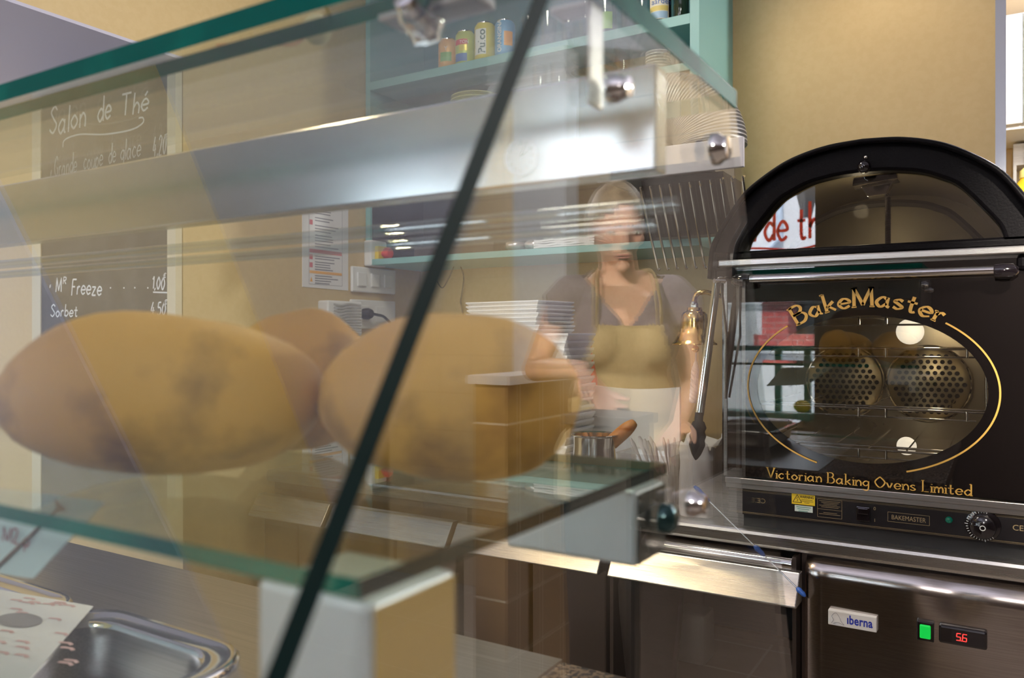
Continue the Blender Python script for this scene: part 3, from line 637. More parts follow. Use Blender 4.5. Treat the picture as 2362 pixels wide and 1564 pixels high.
mb = MB(); mb.ribbon(crom([(a.x+.006, 1.6545, .742), (a.x+.010, 1.6545, .749), (a.x+.007, 1.6545, .756), (a.x+.014, 1.6545, .763), (a.x+.020, 1.6545, .757), (a.x+.024, 1.6545, .748), (a.x+.029, 1.6545, .742), (a.x+.018, 1.6545, .745), (a.x+.010, 1.6545, .742)]), .0007, (0, -1, 0)); obj('badge_emblem', mb, grey_ink, bd)
q = at(2135, 1454, Y=1.66); sw = obj('power_switch', MB().box(q.x-.0145, q.x+.0145, 1.652, 1.668, q.z-.018, q.z+.018), black_gloss, fr, bevel=.002)
obj('green_lens', MB().box(q.x-.009, q.x+.009, 1.6485, 1.655, q.z-.0125, q.z+.0125), mat('lit_green_lens', (.0, .35, .05), .2, emit=(.01, .75, .08), es=.75), sw, bevel=.002)
q = at(2221, 1467, Y=1.66); dp = obj('temperature_display', MB().box(q.x-.038, q.x+.038, 1.650, 1.668, q.z-.0165, q.z+.0165), black_gloss, fr, bevel=.004)
mb = MB()
def seg7(mb, x, z, segs, h, y, w):
    W_ = h*.5; P = {'a': ((0, h), (W_, h)), 'b': ((W_, h), (W_, h/2)), 'c': ((W_, h/2), (W_, 0)), 'd': ((0, 0), (W_, 0)), 'e': ((0, 0), (0, h/2)), 'f': ((0, h/2), (0, h)), 'g': ((0, h/2), (W_, h/2))}
    for s_ in segs:
        (x0, z0), (x1, z1) = P[s_]; mb.ribbon([(x+x0+z0*.08, y, z+z0), (x+x1+z1*.08, y, z+z1)], w, (0, -1, 0))
seg7(mb, q.x-.010, q.z-.006, 'afgcd', .0125, 1.6494, .0016); seg7(mb, q.x-.0005, q.z-.006, 'afgcde', .0125, 1.6494, .0016); mb.ribbon([(q.x-.0026, 1.6494, q.z-.006), (q.x-.0012, 1.6494, q.z-.006)], .0016, (0, -1, 0))
obj('red_digits', mb, mat('lit_red_led', (.6, .02, .02), .4, emit=(1, .06, .05), es=1.6), dp)
# cabinets and open bay to the left
def drip_panel(x0, x1):
    P = [(x0, 1.635, .834), (x0, 1.598, .777), (x0, 1.604, .774), (x0, 1.66, .774), (x0, 1.66, .834)]
    return obj('apron_panel', MB().prism(P, (x1-x0, 0, 0)), steel, None, bevel=.002)
bay = thing('open_counter_bay', 'open steel counter bay with slate panel left of the fridge', 'counter unit', (-.545, 2.05, 0))
obj('edge_tube', MB().cyl((-.735, 1.652, .8455), (-.355, 1.652, .8455), .0125), chrome, bay, smooth=True)
P = [(-.735, 1.640, .834), (-.735, 1.600, .777), (-.735, 1.606, .773), (-.735, 1.66, .773), (-.735, 1.66, .834)]
obj('apron_panel', MB().prism(P, (.397, 0, 0)), steel, bay, bevel=.002)
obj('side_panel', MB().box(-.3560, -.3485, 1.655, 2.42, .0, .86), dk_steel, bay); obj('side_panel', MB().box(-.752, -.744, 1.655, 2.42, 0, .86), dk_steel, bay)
obj('back_panel', MB().box(-.744, -.356, 2.30, 2.32, .0, .86), slate, bay)
obj('shelf', MB().box(-.744, -.356, 1.68, 2.30, .41, .44), tiles('brown_tile_shelf', (.44, .36, .30), (.42, .34, .28), (.58, .50, .42), .19, .19, .4), bay)
obj('skirting', MB().box(-.744, -.356, 2.285, 2.30, .44, .462), mat('taupe_skirting', (.26, .21, .17), .5), bay)
for i, (x0, x1, lab) in enumerate(((-1.158, -.757, 'brown tinted steel cabinet under the worktop left of the open bay'), (-1.575, -1.172, 'steel cabinet under the worktop behind the glass shelf corner'), (-1.88, -1.589, 'steel cabinet under the worktop nearest the left wall'))):
    c = thing('counter_cabinet', lab, 'cabinet', ((x0+x1)/2, 2.05, 0), 'steel cabinets under the back worktop')
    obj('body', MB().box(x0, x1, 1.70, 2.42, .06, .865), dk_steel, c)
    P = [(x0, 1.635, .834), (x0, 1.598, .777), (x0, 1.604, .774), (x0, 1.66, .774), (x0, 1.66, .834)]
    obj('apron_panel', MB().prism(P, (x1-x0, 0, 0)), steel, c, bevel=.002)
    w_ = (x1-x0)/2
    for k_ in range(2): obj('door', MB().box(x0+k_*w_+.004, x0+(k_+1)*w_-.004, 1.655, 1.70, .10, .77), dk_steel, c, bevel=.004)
bb = tag(obj('bin_bag', MB().lathe([(.02, .445), (.075, .452), (.07, .468), (.045, .49), (.055, .53), (.062, .60), (.070, .68), (.073, .74), (.070, .768)], (-.668, 1.690, 0), 28), noisy(mat('dark_bin_bag', (.030, .024, .022), .42), 12, (.022, .018, .016), bump=.6), smooth=True), 'dark bin bag hanging under the counter bay', 'bag')
tag(obj('white_box', MB().box(-.738, -.655, 2.03, 2.12, .441, .575), plastic_w, bevel=.012), 'white plastic box on the brown shelf behind the bin bag', 'box')
# ------------------------------------------------------------------ extractor hood with flexible duct
hd = thing('extractor_hood', 'steel extractor hood with slanted rod filter left of the oven dome', 'hood', (-.80, 2.0, 1.50))
obj('front_panel', MB().box(-.90, -.520, 1.90, 1.912, 1.700, 1.772), mat('pale_hood_panel', (.52, .51, .55), .45), hd, bevel=.002)
obj('canopy', MB().box(-.90, -.605, 1.912, 2.12, 1.708, 1.766), steel_v, hd)
P = [(-.80, 1.955, 1.706), (-.80, 1.960, 1.690), (-.80, 2.060, 1.566), (-.80, 2.12, 1.566), (-.80, 2.12, 1.706)]
obj('filter_backing', MB().prism(P, (.215, 0, 0)), mat('dark_filter_recess', (.045, .038, .033), .4, .7), hd)
for i in range(11):
    x = -.795+i*.0262
    obj('filter_rod', MB().tube(crom([(x, 1.955, 1.688), (x, 1.942, 1.683), (x, 1.946, 1.672), (x-.006, 2.02, 1.575), (x-.012, 2.092, 1.488), (x-.012, 2.104, 1.486)], 4), .0032, 7), chrome, hd, smooth=True)
mb = MB(); P = []
for i in range(12): P.append((-1.02+.025*i, 2.0, 1.893))
for i in range(1, 37):
    a = PI/2*(i/36); P.append((-.745+.115*math.sin(a), 2.0, 1.778+.115*math.cos(a)))
path = crom(P, 5); rr = [.086+(.004 if i % 6 < 3 else -.004) for i in range(len(path))]
obj('flexible_duct', mb.tube(path, rr, 32, cap=False), mat('aluminium_duct', (.36, .365, .38), .38, .35), hd, smooth=25)
# ------------------------------------------------------------------ teal wall shelf unit
ux0, ux1 = -1.900, -.703
un = thing('wall_shelf_unit', 'teal painted open shelf unit on the back wall above the counter', 'shelf', ((ux0+ux1)/2, 2.29, 1.547))
obj('side_panel', MB().box(ux0, ux0+.02, 2.13, 2.45, 1.547, 2.56), teal, un)
obj('side_panel', MB().box(ux1-.026, ux1, 2.13, 2.45, 1.547, 2.56), teal, un)
obj('back_panel', MB().box(ux0+.02, ux1-.026, 2.435, 2.449, 1.567, 2.56), teal_in, un)
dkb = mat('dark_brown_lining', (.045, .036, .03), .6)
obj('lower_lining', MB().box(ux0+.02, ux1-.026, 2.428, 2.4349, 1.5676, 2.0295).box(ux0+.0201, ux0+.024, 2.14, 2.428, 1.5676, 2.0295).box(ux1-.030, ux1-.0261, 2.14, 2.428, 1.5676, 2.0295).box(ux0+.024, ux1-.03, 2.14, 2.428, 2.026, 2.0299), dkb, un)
for z0, z1 in ((1.547, 1.5675), (2.030, 2.052), (2.157, 2.1855), (2.535, 2.56)): obj('shelf_board', MB().box(ux0+.02, ux1-.026, 2.13, 2.435, z0, z1), teal, un, bevel=.001)
SZ = 2.186
def fcyl(c, r, z0, a0=-PI/2):
    return lambda u, v: Vector((c[0]+r*math.cos(a0+u/r), c[1]+r*math.sin(a0+u/r), z0+v))
def band(mb, c, r, z0, z1, a0, a1, n=14):
    V = [[mb.bm.verts.new((c[0]+r*math.cos(a0+(a1-a0)*i/n), c[1]+r*math.sin(a0+(a1-a0)*i/n), z)) for i in range(n+1)] for z in (z0, z1)]
    for i in range(n): mb.face([V[0][i], V[0][i+1], V[1][i+1], V[1][i]])
def can(x, y, r, h, body, lab, paint):
    c = thing('drink_can', lab, 'can', (x, y, SZ), 'drink cans on the top shelf')
    obj('body', MB().lathe([(r*.8, 0), (r, .008), (r, h-.012), (r*.82, h-.002)], (x, y, SZ), 28), body, c, smooth=True)
    obj('lid', MB().lathe([(r*.82, h-.003), (r*.84, h), (r*.72, h-.003), (.001, h-.003)], (x, y, SZ), 28), chrome, c, smooth=True)
    paint(c, x, y, r, h)
face = -PI/2+.45
can_y = mat('yellow_can', (.80, .66, .05), .3, .2); can_o = mat('orange_can', (.80, .42, .12), .3, .2); can_b = mat('blue_can', (.16, .42, .70), .3, .2); can_lg = mat('lime_can', (.58, .66, .10), .3, .2)
logo_red = mat('label_red', (.62, .03, .02), .4); logo_or = mat('label_orange', (.9, .38, .04), .4); logo_gr = mat('label_leaf_green', (.20, .42, .10), .4); logo_bl = mat('label_blue', (.05, .15, .45), .4); lab_w = mat('label_white', (.86, .86, .82), .4); dgreen = mat('label_dark_green', (.03, .10, .07), .4)
def p0(c, x, y, r, h):
    mb = MB(); band(mb, (x, y), r+.0006, SZ+.02, SZ+.05, face-.7, face+.5); obj('label_band', mb, logo_gr, c)
    mb = MB(); print_text(mb, 'Y', fcyl((x, y), r+.0012, SZ+.055, face-.25), .014); obj('label_letter', mb, lab_w, c)
def p1(c, x, y, r, h):
    mb = MB(); band(mb, (x, y), r+.0006, SZ+.062, SZ+.080, face-1.1, face+.35); obj('label_band', mb, logo_red, c)
    mb = MB(); print_text(mb, 'TON', fcyl((x, y), r+.0012, SZ+.0655, face-.45), .010); obj('label_letter', mb, lab_w, c)
    mb = MB(); band(mb, (x, y), r+.0006, SZ+.008, SZ+.034, face-1.1, face+.3); obj('label_wave', mb, logo_bl, c)
    mb = MB(); band(mb, (x, y), r+.0007, SZ+.042, SZ+.062, face-.5, face+.4); obj('label_lemon', mb, can_y, c)
def vert_text(t, x, y, r, z0, hh, k, m, c, off):
    mb = MB(); base = fcyl((x, y), r+.0013, 0, face+off)
    print_text(mb, t, lambda u, v: base(-v*1.0, z0+u*k), hh, 1, None, .02); return obj('label_letter', mb, m, c)
def p2(c, x, y, r, h):
    mb = MB(); band(mb, (x, y), r+.0006, SZ+.016, SZ+.098, face-1.0, face+.22); obj('label_band', mb, lab_w, c)
    vert_text('Pulco', x, y, r, SZ+.018, .024, 1.02, dgreen, c, .12)
def p3(c, x, y, r, h):
    vert_text('ORANGINA', x, y, r, SZ+.010, .0145, .93, lab_w, c, -.25)
    mb = MB(); band(mb, (x, y), r+.0006, SZ+.03, SZ+.075, face+.0, face+.9); obj('label_orange', mb, logo_or, c)
can(-1.575, 2.172, .033, .098, can_o, 'short orange fruit drink can at the left end of the top shelf', p0)
can(-1.505, 2.172, .033, .110, can_lg, 'lime yellow iced tea can with red band between the two cans', p1)
can(-1.428, 2.172, .0345, .122, can_y, 'tall yellow can with slanted dark lettering on white', p2)
can(-1.352, 2.172, .033, .115, can_b, 'blue can with white upright lettering and orange patch', p3)
# glasses on the top shelf
def glass(name, x, y, z, r, h, lab, grp, m=thin_glass):
    return tag(obj(name, MB().lathe([(r*.82, 0), (r*.86, .004), (r, h), (r*.94, h), (r*.80, .012), (.001, .010)], (x, y, z), 20, cap=True), m, smooth=60), lab, 'glass', grp)
places = ['right beside the blue can', 'second from the blue can', 'third from the blue can', 'left of the lime syrup glass', 'two places right of the lime syrup glass', 'nearest the bottles']
g0 = glass('tall_glass', -1.272, 2.19, SZ, .030, .115, 'clear tall glass on the teal top shelf, '+places[0], 'clear glasses on the top shelf')
for i, dx in enumerate((.068, .136, .20, .335, .385)):
    c = g0.copy(); COL.objects.link(c); c.location.x += dx; c.location.y += .012*(i % 2); c['label'] = 'clear tall glass on the teal top shelf, '+places[i+1]
c = thing('syrup_glass', 'clear glass printed with a lime green leaf among the clear glasses', 'glass', (-1.005, 2.19, SZ))
obj('body', MB().lathe([(.027, 0), (.028, .004), (.032, .11), (.030, .11), (.026, .012), (.001, .010)], (-1.005, 2.19, SZ), 20), thin_glass, c, smooth=60)
mb = MB(); band(mb, (-1.005, 2.19), .0318, SZ+.02, SZ+.07, face-.6, face+.5); obj('leaf_print', mb, mat('lime_print', (.35, .60, .16), .4), c)
# bottles at the right end of the top shelf
btl = thing('beer_bottle', 'dark brown bottle with cream and blue label at the shelf end', 'bottle', (-.835, 2.185, SZ))
brown_gl = mat('dark_bottle_glass', (.02, .012, .008), .06, spec=.6)
obj('body', MB().lathe([(.028, 0), (.031, .006), (.031, .13), (.026, .16), (.013, .19), (.012, .24)], (-.835, 2.185, SZ), 28), brown_gl, btl, smooth=True)
mb = MB(); band(mb, (-.835, 2.185), .0314, SZ+.012, SZ+.105, face-1.3, face+.75); obj('label', mb, mat('cream_label', (.80, .76, .60), .5), btl)
mb = MB(); band(mb, (-.835, 2.185), .0317, SZ+.014, SZ+.034, face-1.3, face+.6); obj('label_blue_band', mb, mat('pale_blue_band', (.38, .56, .72), .5), btl)
mb = MB(); band(mb, (-.835, 2.185), .0317, SZ+.090, SZ+.104, face-1.3, face+.7); obj('label_blue_band', mb, bpy.data.materials['pale_blue_band'], btl)
mb = MB(); band(mb, (-.835, 2.185), .0317, SZ+.036, SZ+.050, face-1.3, face+.68); obj('label_gold_band', mb, mat('gold_band', (.70, .58, .18), .5), btl)
mb = MB(); print_text(mb, 'aarden', fcyl((-.835, 2.185), .0322, SZ+.055, face-.95), .016); obj('label_letter', mb, logo_bl, btl)
for i, (x, lab) in enumerate(((-.770, 'dark green bottle next to the labelled beer bottle'), (-.745, 'dark green bottle against the right shelf side'))):
    if i: 
        c = b0.copy(); COL.objects.link(c); c.location += Vector((.035, .06, 0)); c['label'] = lab
    else: b0 = tag(obj('green_bottle', MB().lathe([(.018, 0), (.021, .005), (.021, .12), (.010, .17), (.009, .22)], (x, 2.175, SZ), 24), mat('dark_green_glass', (.012, .03, .018), .06, spec=.6), smooth=True), lab, 'bottle', 'dark green bottles')
# plates and saucers on the middle shelf
MZ = 2.0525
ypl = mat('pale_yellow_glaze', (.72, .70, .32), .3)
def plate_prof(r): return [(r*.55, 0), (r*.6, .004), (r, .014), (r, .0165), (r*.62, .008), (.001, .007)]
labs = ['bottom pale yellow plate of the stack on the middle shelf', 'pale yellow plate second from the bottom of the stack', 'pale yellow plate third from the bottom of the stack', 'top pale yellow plate of the stack on the middle shelf']
pl0 = tag(obj('yellow_plate', MB().lathe(plate_prof(.085), (-1.53, 2.26, MZ), 32), ypl, smooth=50), labs[0], 'plate', 'yellow plates stacked on the middle shelf')
for i in range(1, 4):
    c = pl0.copy(); COL.objects.link(c); c.location += Vector((.004*i, -.002*i, .0125*i)); c['label'] = labs[i]
sc0 = None
nm = ['lowest', 'second', 'third', 'fourth', 'fifth', 'sixth', 'topmost']
for i in range(7):
    lab = f'{nm[i]} white saucer of the stack beside the duct' if i in (0, 6) else f'{nm[i]} white saucer from the bottom of the stack beside the duct'
    if sc0 is None: sc0 = tag(obj('saucer', MB().lathe([(.022, 0), (.024, .003), (.036, .008), (.036, .0105), (.022, .006), (.001, .005)], (-.845, 2.19, MZ), 28), mat('ivory_glaze', (.78, .74, .66), .3), smooth=50), lab, 'saucer', 'white saucers stacked on the middle shelf')
    else:
        c = sc0.copy(); COL.objects.link(c); c.location += Vector((.001*(i % 2), 0, .0085*i)); c['label'] = lab
glass('stem_glass', -1.235, 2.19, MZ, .026, .09, 'clear small glass on the middle shelf behind the white wall reflection', 'small glasses on the middle shelf')
glass('stem_glass', -1.175, 2.20, MZ, .026, .09, 'clear small glass second from the plates on the middle shelf', 'small glasses on the middle shelf')
glass('stem_glass', -.955, 2.19, MZ, .024, .095, 'clear small glass left of the white saucers', 'small glasses on the middle shelf')
# bottom board of the unit: tray, packets, napkins
LZ = 1.5675
t_ = thing('serving_tray', 'dark brown serving tray on the lowest teal shelf board', 'tray', (-1.53, 2.24, LZ))
obj('base', MB().box(-1.70, -1.38, 2.15, 2.35, LZ, LZ+.006), mat('dark_tray', (.06, .04, .03), .4), t_)
obj('rim', MB().box(-1.70, -1.38, 2.15, 2.158, LZ+.006, LZ+.032).box(-1.70, -1.38, 2.342, 2.35, LZ+.006, LZ+.032).box(-1.70, -1.692, 2.158, 2.342, LZ+.006, LZ+.032).box(-1.388, -1.38, 2.158, 2.342, LZ+.006, LZ+.032), bpy.data.materials['dark_tray'], t_)
foil = mat('crinkled_foil', (.72, .66, .62), .25, .6)
for i, lab in enumerate(('crinkled shiny packet beside the tray on the lowest shelf', 'crinkled shiny packet beside the white napkins')):
    tag(obj('foil_packet', MB().ell((-1.315+.07*i, 2.18, LZ+.018), (.034, .04, .017), n=16, k=8, fn=lambda q: q*(1+.22*noise.noise(q*60+Vector((i*5, 0, 0))))), foil, smooth=60), lab, 'packet', 'packets on the lowest shelf')
nl = ['bottom', 'second', 'third', 'top']; n0 = None
for i in range(4):
    lab = f'{nl[i]} white napkin pack of the pile on the lowest teal shelf'
    mb = MB(); 
    rows = []
    for j in range(2):
        rows.append([Vector((-1.225+.205*a/10, 2.14+(.13 if k_ else 0), LZ+.0058*j+.0012*math.sin(a*1.7+i))) for k_ in (0, 1) for a in (range(11) if not k_ else range(10, -1, -1))])
    o = tag(obj('napkin_pack', mb.rings(rows), paper), lab, 'napkins', 'napkins on the lowest shelf')
    o.location.z = LZ+.0002+.0068*i; o.location.x += random.uniform(-.004, .004)
tag(obj('paper_bag_bundle', MB().prism([(-.80, 2.16, LZ), (-.735, 2.16, LZ), (-.738, 2.16, LZ+.022), (-.79, 2.16, LZ+.045), (-.80, 2.16, LZ+.04)], (0, .1, 0)), mat('grey_paper', (.42, .38, .34), .6), bevel=.003), 'grey paper bundle at the right end of the lowest shelf board', 'bundle')
cw = at(985, 606, Y=2.40)
tag(obj('hanging_cable', MB().tube(crom([at(986, 600, Y=2.30), at(1003, 640, Y=2.38), at(1020, 664, Y=2.40), at(1036, 640, Y=2.38), at(1049, 609, Y=2.32)], 6), .0018, 6), cable_black, smooth=True), 'thin black cable drooping in a V under the teal shelf', 'cable')
tag(obj('twisted_cord', MB().tube(crom([at(1062, 612, Y=2.34), at(1070, 640, Y=2.42), at(1065, 680, Y=2.44), at(1063, 700, Y=2.44), at(1070, 740, Y=2.44), at(1074, 800, Y=2.44)], 6), [.0028]*19+[.0015]*12, 6), cable_black, smooth=True), 'dark cord running down the back wall below the shelf', 'cord')
# ------------------------------------------------------------------ left wall: notice, switches, stop button, socket
XW = XL+.0015
def FW(y0, z0, x, k=1.): return lambda u, v: Vector((x, y0+u*k, z0+v*k))
pt = thing('safety_notice', 'white printed notice with red and orange bands on the left wall', 'poster', (XL, 1.94, 1.455))
obj('sheet', MB().prism([(XL, 1.836, 1.457), (XL, 2.046, 1.455), (XL, 2.046, 1.755), (XL, 1.836, 1.757)], (.002, 0, 0)), paper, pt)
mb = MB(); xs = XL+.0026
for z0, z1 in ((1.57, 1.582),): mb.poly([(xs, 1.866, z0), (xs, 2.014, z0), (xs, 2.014, z1), (xs, 1.866, z1)])
for z in (1.548, 1.522, 1.70, 1.66): mb.poly([(xs, 1.866, z), (xs, 1.880, z), (xs, 1.880, z+.016), (xs, 1.866, z+.016)])
obj('red_print', mb, mat('notice_red', (.62, .16, .18), .6), pt)
mb = MB(); mb.poly([(xs, 1.866, 1.503), (xs, 2.014, 1.503), (xs, 2.014, 1.512), (xs, 1.866, 1.512)]); mb.poly([(xs, 1.868, 1.476), (xs, 1.880, 1.476), (xs, 1.874, 1.492)]); obj('orange_print', mb, orange_ink, pt)
mb = MB(); mb2 = []
for i, z in enumerate((1.742, 1.733, 1.718, 1.709, 1.70, 1.685, 1.676, 1.66, 1.65, 1.641, 1.628, 1.619, 1.611, 1.600, 1.591, 1.560, 1.552, 1.541, 1.533, 1.525, 1.517, 1.496, 1.488, 1.480, 1.472)):
    mb.ribbon([(xs, 1.890, z), (xs, 1.955+random.uniform(0, .05), z)], .0032, (1, 0, 0))
for y in (1.864, 2.016): mb.ribbon([(xs, y, 1.468), (xs, y, 1.745)], .0012, (1, 0, 0))
mb.ribbon([(xs, 1.864, 1.468), (xs, 2.016, 1.468)], .0012, (1, 0, 0)); obj('text_lines', mb, grey_ink, pt)
eb_ = thing('emergency_stop', 'red emergency stop button on yellow plate and white box', 'button', (XL, 2.17, 1.545))
obj('box', MB().box(XL, XL+.035, 2.125, 2.21, 1.545, 1.635), plastic_w, eb_, bevel=.006)
obj('yellow_plate', MB().box(XL+.035, XL+.052, 2.143, 2.193, 1.562, 1.615), yellow, eb_, bevel=.003)
obj('red_button', MB().lathe([(.010, 0), (.010, .012), (.020, .014), (.021, .026), (.016, .034), (.001, .036)], (XL+.052, 2.168, 1.589), 24, (1, 0, 0)), red_pl, eb_, smooth=True)
sp_ = thing('light_switch', 'white triple light switch plate on the left wall', 'switch', (XL, 2.16, 1.455))
obj('plate', MB().box(XL, XL+.012, 2.056, 2.285, 1.452, 1.54), plastic_w, sp_, bevel=.004)
for i in range(3): obj('rocker', MB().box(XL+.012, XL+.018, 2.078+.070*i, 2.123+.070*i, 1.472, 1.520), plastic_w, sp_, bevel=.003)
so = thing('wall_socket', 'white double wall socket with a black plug in it', 'socket', (XL, 2.16, 1.33))
obj('plate', MB().box(XL, XL+.012, 2.052, 2.285, 1.325, 1.426), plastic_w, so, bevel=.004)
for i in range(2): obj('outlet', MB().box(XL+.012, XL+.015, 2.085+.09*i, 2.14+.09*i, 1.349, 1.405), plastic_w, so, bevel=.002)
pg = thing('black_plug', 'black round plug with cable in the white wall socket', 'plug', (XL+.016, 2.11, 1.36))
obj('body', MB().lathe([(.019, 0), (.020, .018), (.015, .032), (.001, .034)], (XL+.015, 2.112, 1.377), 24, (1, 0, 0)), cable_black, pg, smooth=True)
obj('cable', MB().tube(crom([(XL+.035, 2.112, 1.377), (XL+.040, 2.15, 1.374), (XL+.03, 2.21, 1.362), (XL+.015, 2.29, 1.30), (XL+.012, 2.33, 1.15)], 6), .005, 8), cable_black, pg, smooth=True)
vb = thing('door_chime', 'white ribbed box with wavy slats below the notice', 'chime', (XL, 1.98, 1.30))
obj('housing', MB().box(XL, XL+.048, 1.903, 2.066, 1.30, 1.416), plastic_w, vb, bevel=.006)
for i in range(11):
    z = 1.306+i*.0098
    obj('slat', MB().ribbon(crom([(XL+.0485, 1.928, z), (XL+.0515, 1.96, z-.003), (XL+.0515, 1.995, z+.003), (XL+.0485, 2.06, z)], 5), .0052, (1, 0, 0)), mat('slat_grey', (.50, .50, .48), .4) if i == 0 else bpy.data.materials['slat_grey'], vb, solid=.001)
# ------------------------------------------------------------------ chalk menu board
YC = 1.382
bo = thing('chalkboard_menu', 'tall chalk menu board with pale frame and white handwriting', 'menu board', (-2.27, YC, 1.0))
obj('slate', MB().box(-2.575, -1.944, YC, YC+.012, .95, 2.032), board_black, bo)
obj('frame', MB().box(-2.625, -2.575, YC-.004, YC+.016, .93, 2.045).box(-1.944, -1.908, YC-.004, YC+.016, .93, 2.045).box(-2.575, -1.944, YC-.004, YC+.016, .93, .95), frame_pale, bo)
mb = MB(); yb_ = YC-.0012; N_ = (0, -1, 0)
def chalk_line(t, px0, py0, px1, py1, cap, w=.0056, fac=1.0):
    a = at(px0, py0, Y=yb_); b = at(px1, py1, Y=yb_); n_ = twidth(t)
    k_ = (b.x-a.x)/n_; sl = (b.z-a.z)/n_
    write(mb, t, lambda u, v: Vector((a.x+u*k_, yb_, a.z+u*sl+v*cap*1.22)), N_, w*1.25, jit=.05, skew=.12)
chalk_line('Salon', 113, 312, 200, 292, .066); chalk_line('de', 224, 282, 258, 272, .060); chalk_line('Thé', 278, 270, 345, 254, .050, .0050)
mb.ribbon(crom([at(*q, Y=yb_) for q in ((145, 340), (150, 322), (185, 310), (240, 310), (300, 300), (328, 285), (330, 272), (320, 272))], 6), .005, N_)
chalk_line('* Grande', 116, 412, 178, 396, .050, .003); chalk_line('coupe', 192, 393, 238, 382, .048, .003); chalk_line('de', 250, 378, 268, 374, .048, .003); chalk_line('glace', 277, 372, 326, 360, .048, .003)
chalk_line('4,20', 352, 362, 384, 352, .044, .0035); chalk_line('€', 380, 325, 387, 322, .014, .0025)
chalk_line('*', 113, 668, 119, 668, .03, .003); chalk_line('M', 128, 674, 143, 674, .036, .004); chalk_line('R', 144, 655, 154, 655, .017, .003); chalk_line('Freeze', 163, 680, 236, 680, .040, .004)
for x in (252, 283, 308, 338): chalk_line('-', x, 667, x+6, 667, .010, .0035)
chalk_line('1,00', 350, 667, 381, 667, .028, .0035); chalk_line('€', 376, 640, 384, 640, .010, .0025); mb.ribbon([at(353, 674, Y=yb_), at(386, 675, Y=yb_)], .004, N_)
chalk_line('4,50', 347, 728, 383, 728, .030, .0035); chalk_line('€', 378, 702, 386, 702, .010, .0025); chalk_line('Sorbet', 116, 730, 180, 730, .03, .0035)
obj('chalk_writing', mb, chalk, bo)
# ------------------------------------------------------------------ things on the worktop
WTZ = .9
_o = 'lowest second third fourth fifth sixth seventh eighth ninth tenth eleventh twelfth thirteenth fourteenth fifteenth sixteenth seventeenth eighteenth nineteenth twentieth'.split()
boxm = noisy(mat('white_card_box', (.78, .76, .72), .6), 200, (.72, .70, .66))
def tray(x, y, z, wx, wy, h, lab, grp):
    b_ = thing('takeaway_tray', lab, 'tray', (x, y, z), grp)
    obj('base', MB().rings([[Vector((x+sx*wx*k_, y+sy*wy*k_, z+q_)) for sx, sy in ((-1, -1), (1, -1), (1, 1), (-1, 1))] for k_, q_ in ((.93, .0), (.99, h*.62))]), boxm, b_)
    obj('rim', MB().box(x-wx, x+wx, y-wy, y+wy, z+h*.64, z+h*.98), card_w, b_, bevel=.001); return b_
b0 = tray(-1.135, 2.02, WTZ, .128, .09, .0204, 'lowest white takeaway tray of the tall stack', 'white takeaway trays in the tall stack')
for i in range(1, 20): dup(b0, (.003*math.sin(i*1.7), .003*math.cos(i), .0204*i), (_o[i]+' white takeaway tray from the bottom of the tall stack') if i < 19 else 'top white takeaway tray of the tall stack', rot=.02*math.sin(i*2.1))
zt = WTZ+.0204*20+.0004
b0 = tray(-1.195, 2.0, zt, .135, .085, .0112, 'lowest takeaway lid of the slanted pile on the tray stack', 'takeaway lids piled on the tray stack'); b0.rotation_euler.z = -.16
for i in range(1, 8): dup(b0, (.002*math.sin(i*1.7), .002*math.cos(i), .0112*i), (_o[i]+' takeaway lid from the bottom of the slanted pile') if i < 7 else 'top takeaway lid of the slanted pile', rot=-.16+.02*math.sin(i*2.1))
po_ = thing('steel_pot', 'polished steel pot with bread stick standing in it', 'pot', (-.838, 1.755, WTZ))
pc = (-.838, 1.755, WTZ)
obj('pot_body', MB().lathe([(.001, .002), (.044, .002), (.052, .012), (.0535, .05), (.0525, .10), (.050, .135), (.0505, .158), (.0565, .162), (.0565, .1645), (.049, .162), (.0485, .14), (.050, .012), (.001, .010)], pc, 40, cap=False), chrome, po_, smooth=50)
bs = at(1366, 1060, Y=1.755); be = at(1466, 972, Y=1.80)
mb = MB(); P = [bs.lerp(be, i/14) for i in range(15)]; mb.tube(P, [.018*(1-.0*i) * min(1, .5+.5*math.sin(min(1, (14-i)/4+.05)*PI/2)) * min(1, .72+i/20) for i in range(15)], 16)
tag(obj('bread_stick', mb, crust, smooth=True, sub=1), 'golden bread stick leaning out of the steel pot', 'bread')
mb = MB(); rows = []
for i in range(13):
    u = i/12; x = -1.085+.30*u; dz = -.010*math.sin(u*PI)
    rows.append([Vector((x, 2.205, WTZ)), Vector((x, 2.205, WTZ+.2535+dz)), Vector((x, 2.217, WTZ+.2535+dz)), Vector((x, 2.217, WTZ))])
cb = tag(obj('white_cardboard', mb.rings(rows), card_w), 'large white cardboard sheet standing behind the steel pot', 'cardboard')
q = at(1345, 960, Y=2.2)
obj('fold_line', MB().ribbon([(q.x-.004, 2.2045, WTZ), (q.x-.004, 2.2045, q.z), (q.x+.045, 2.2045, q.z)], .0016, (0, -1, 0)), grey_ink, cb)
for o in cb.children: o.location = (0, 0, 0)
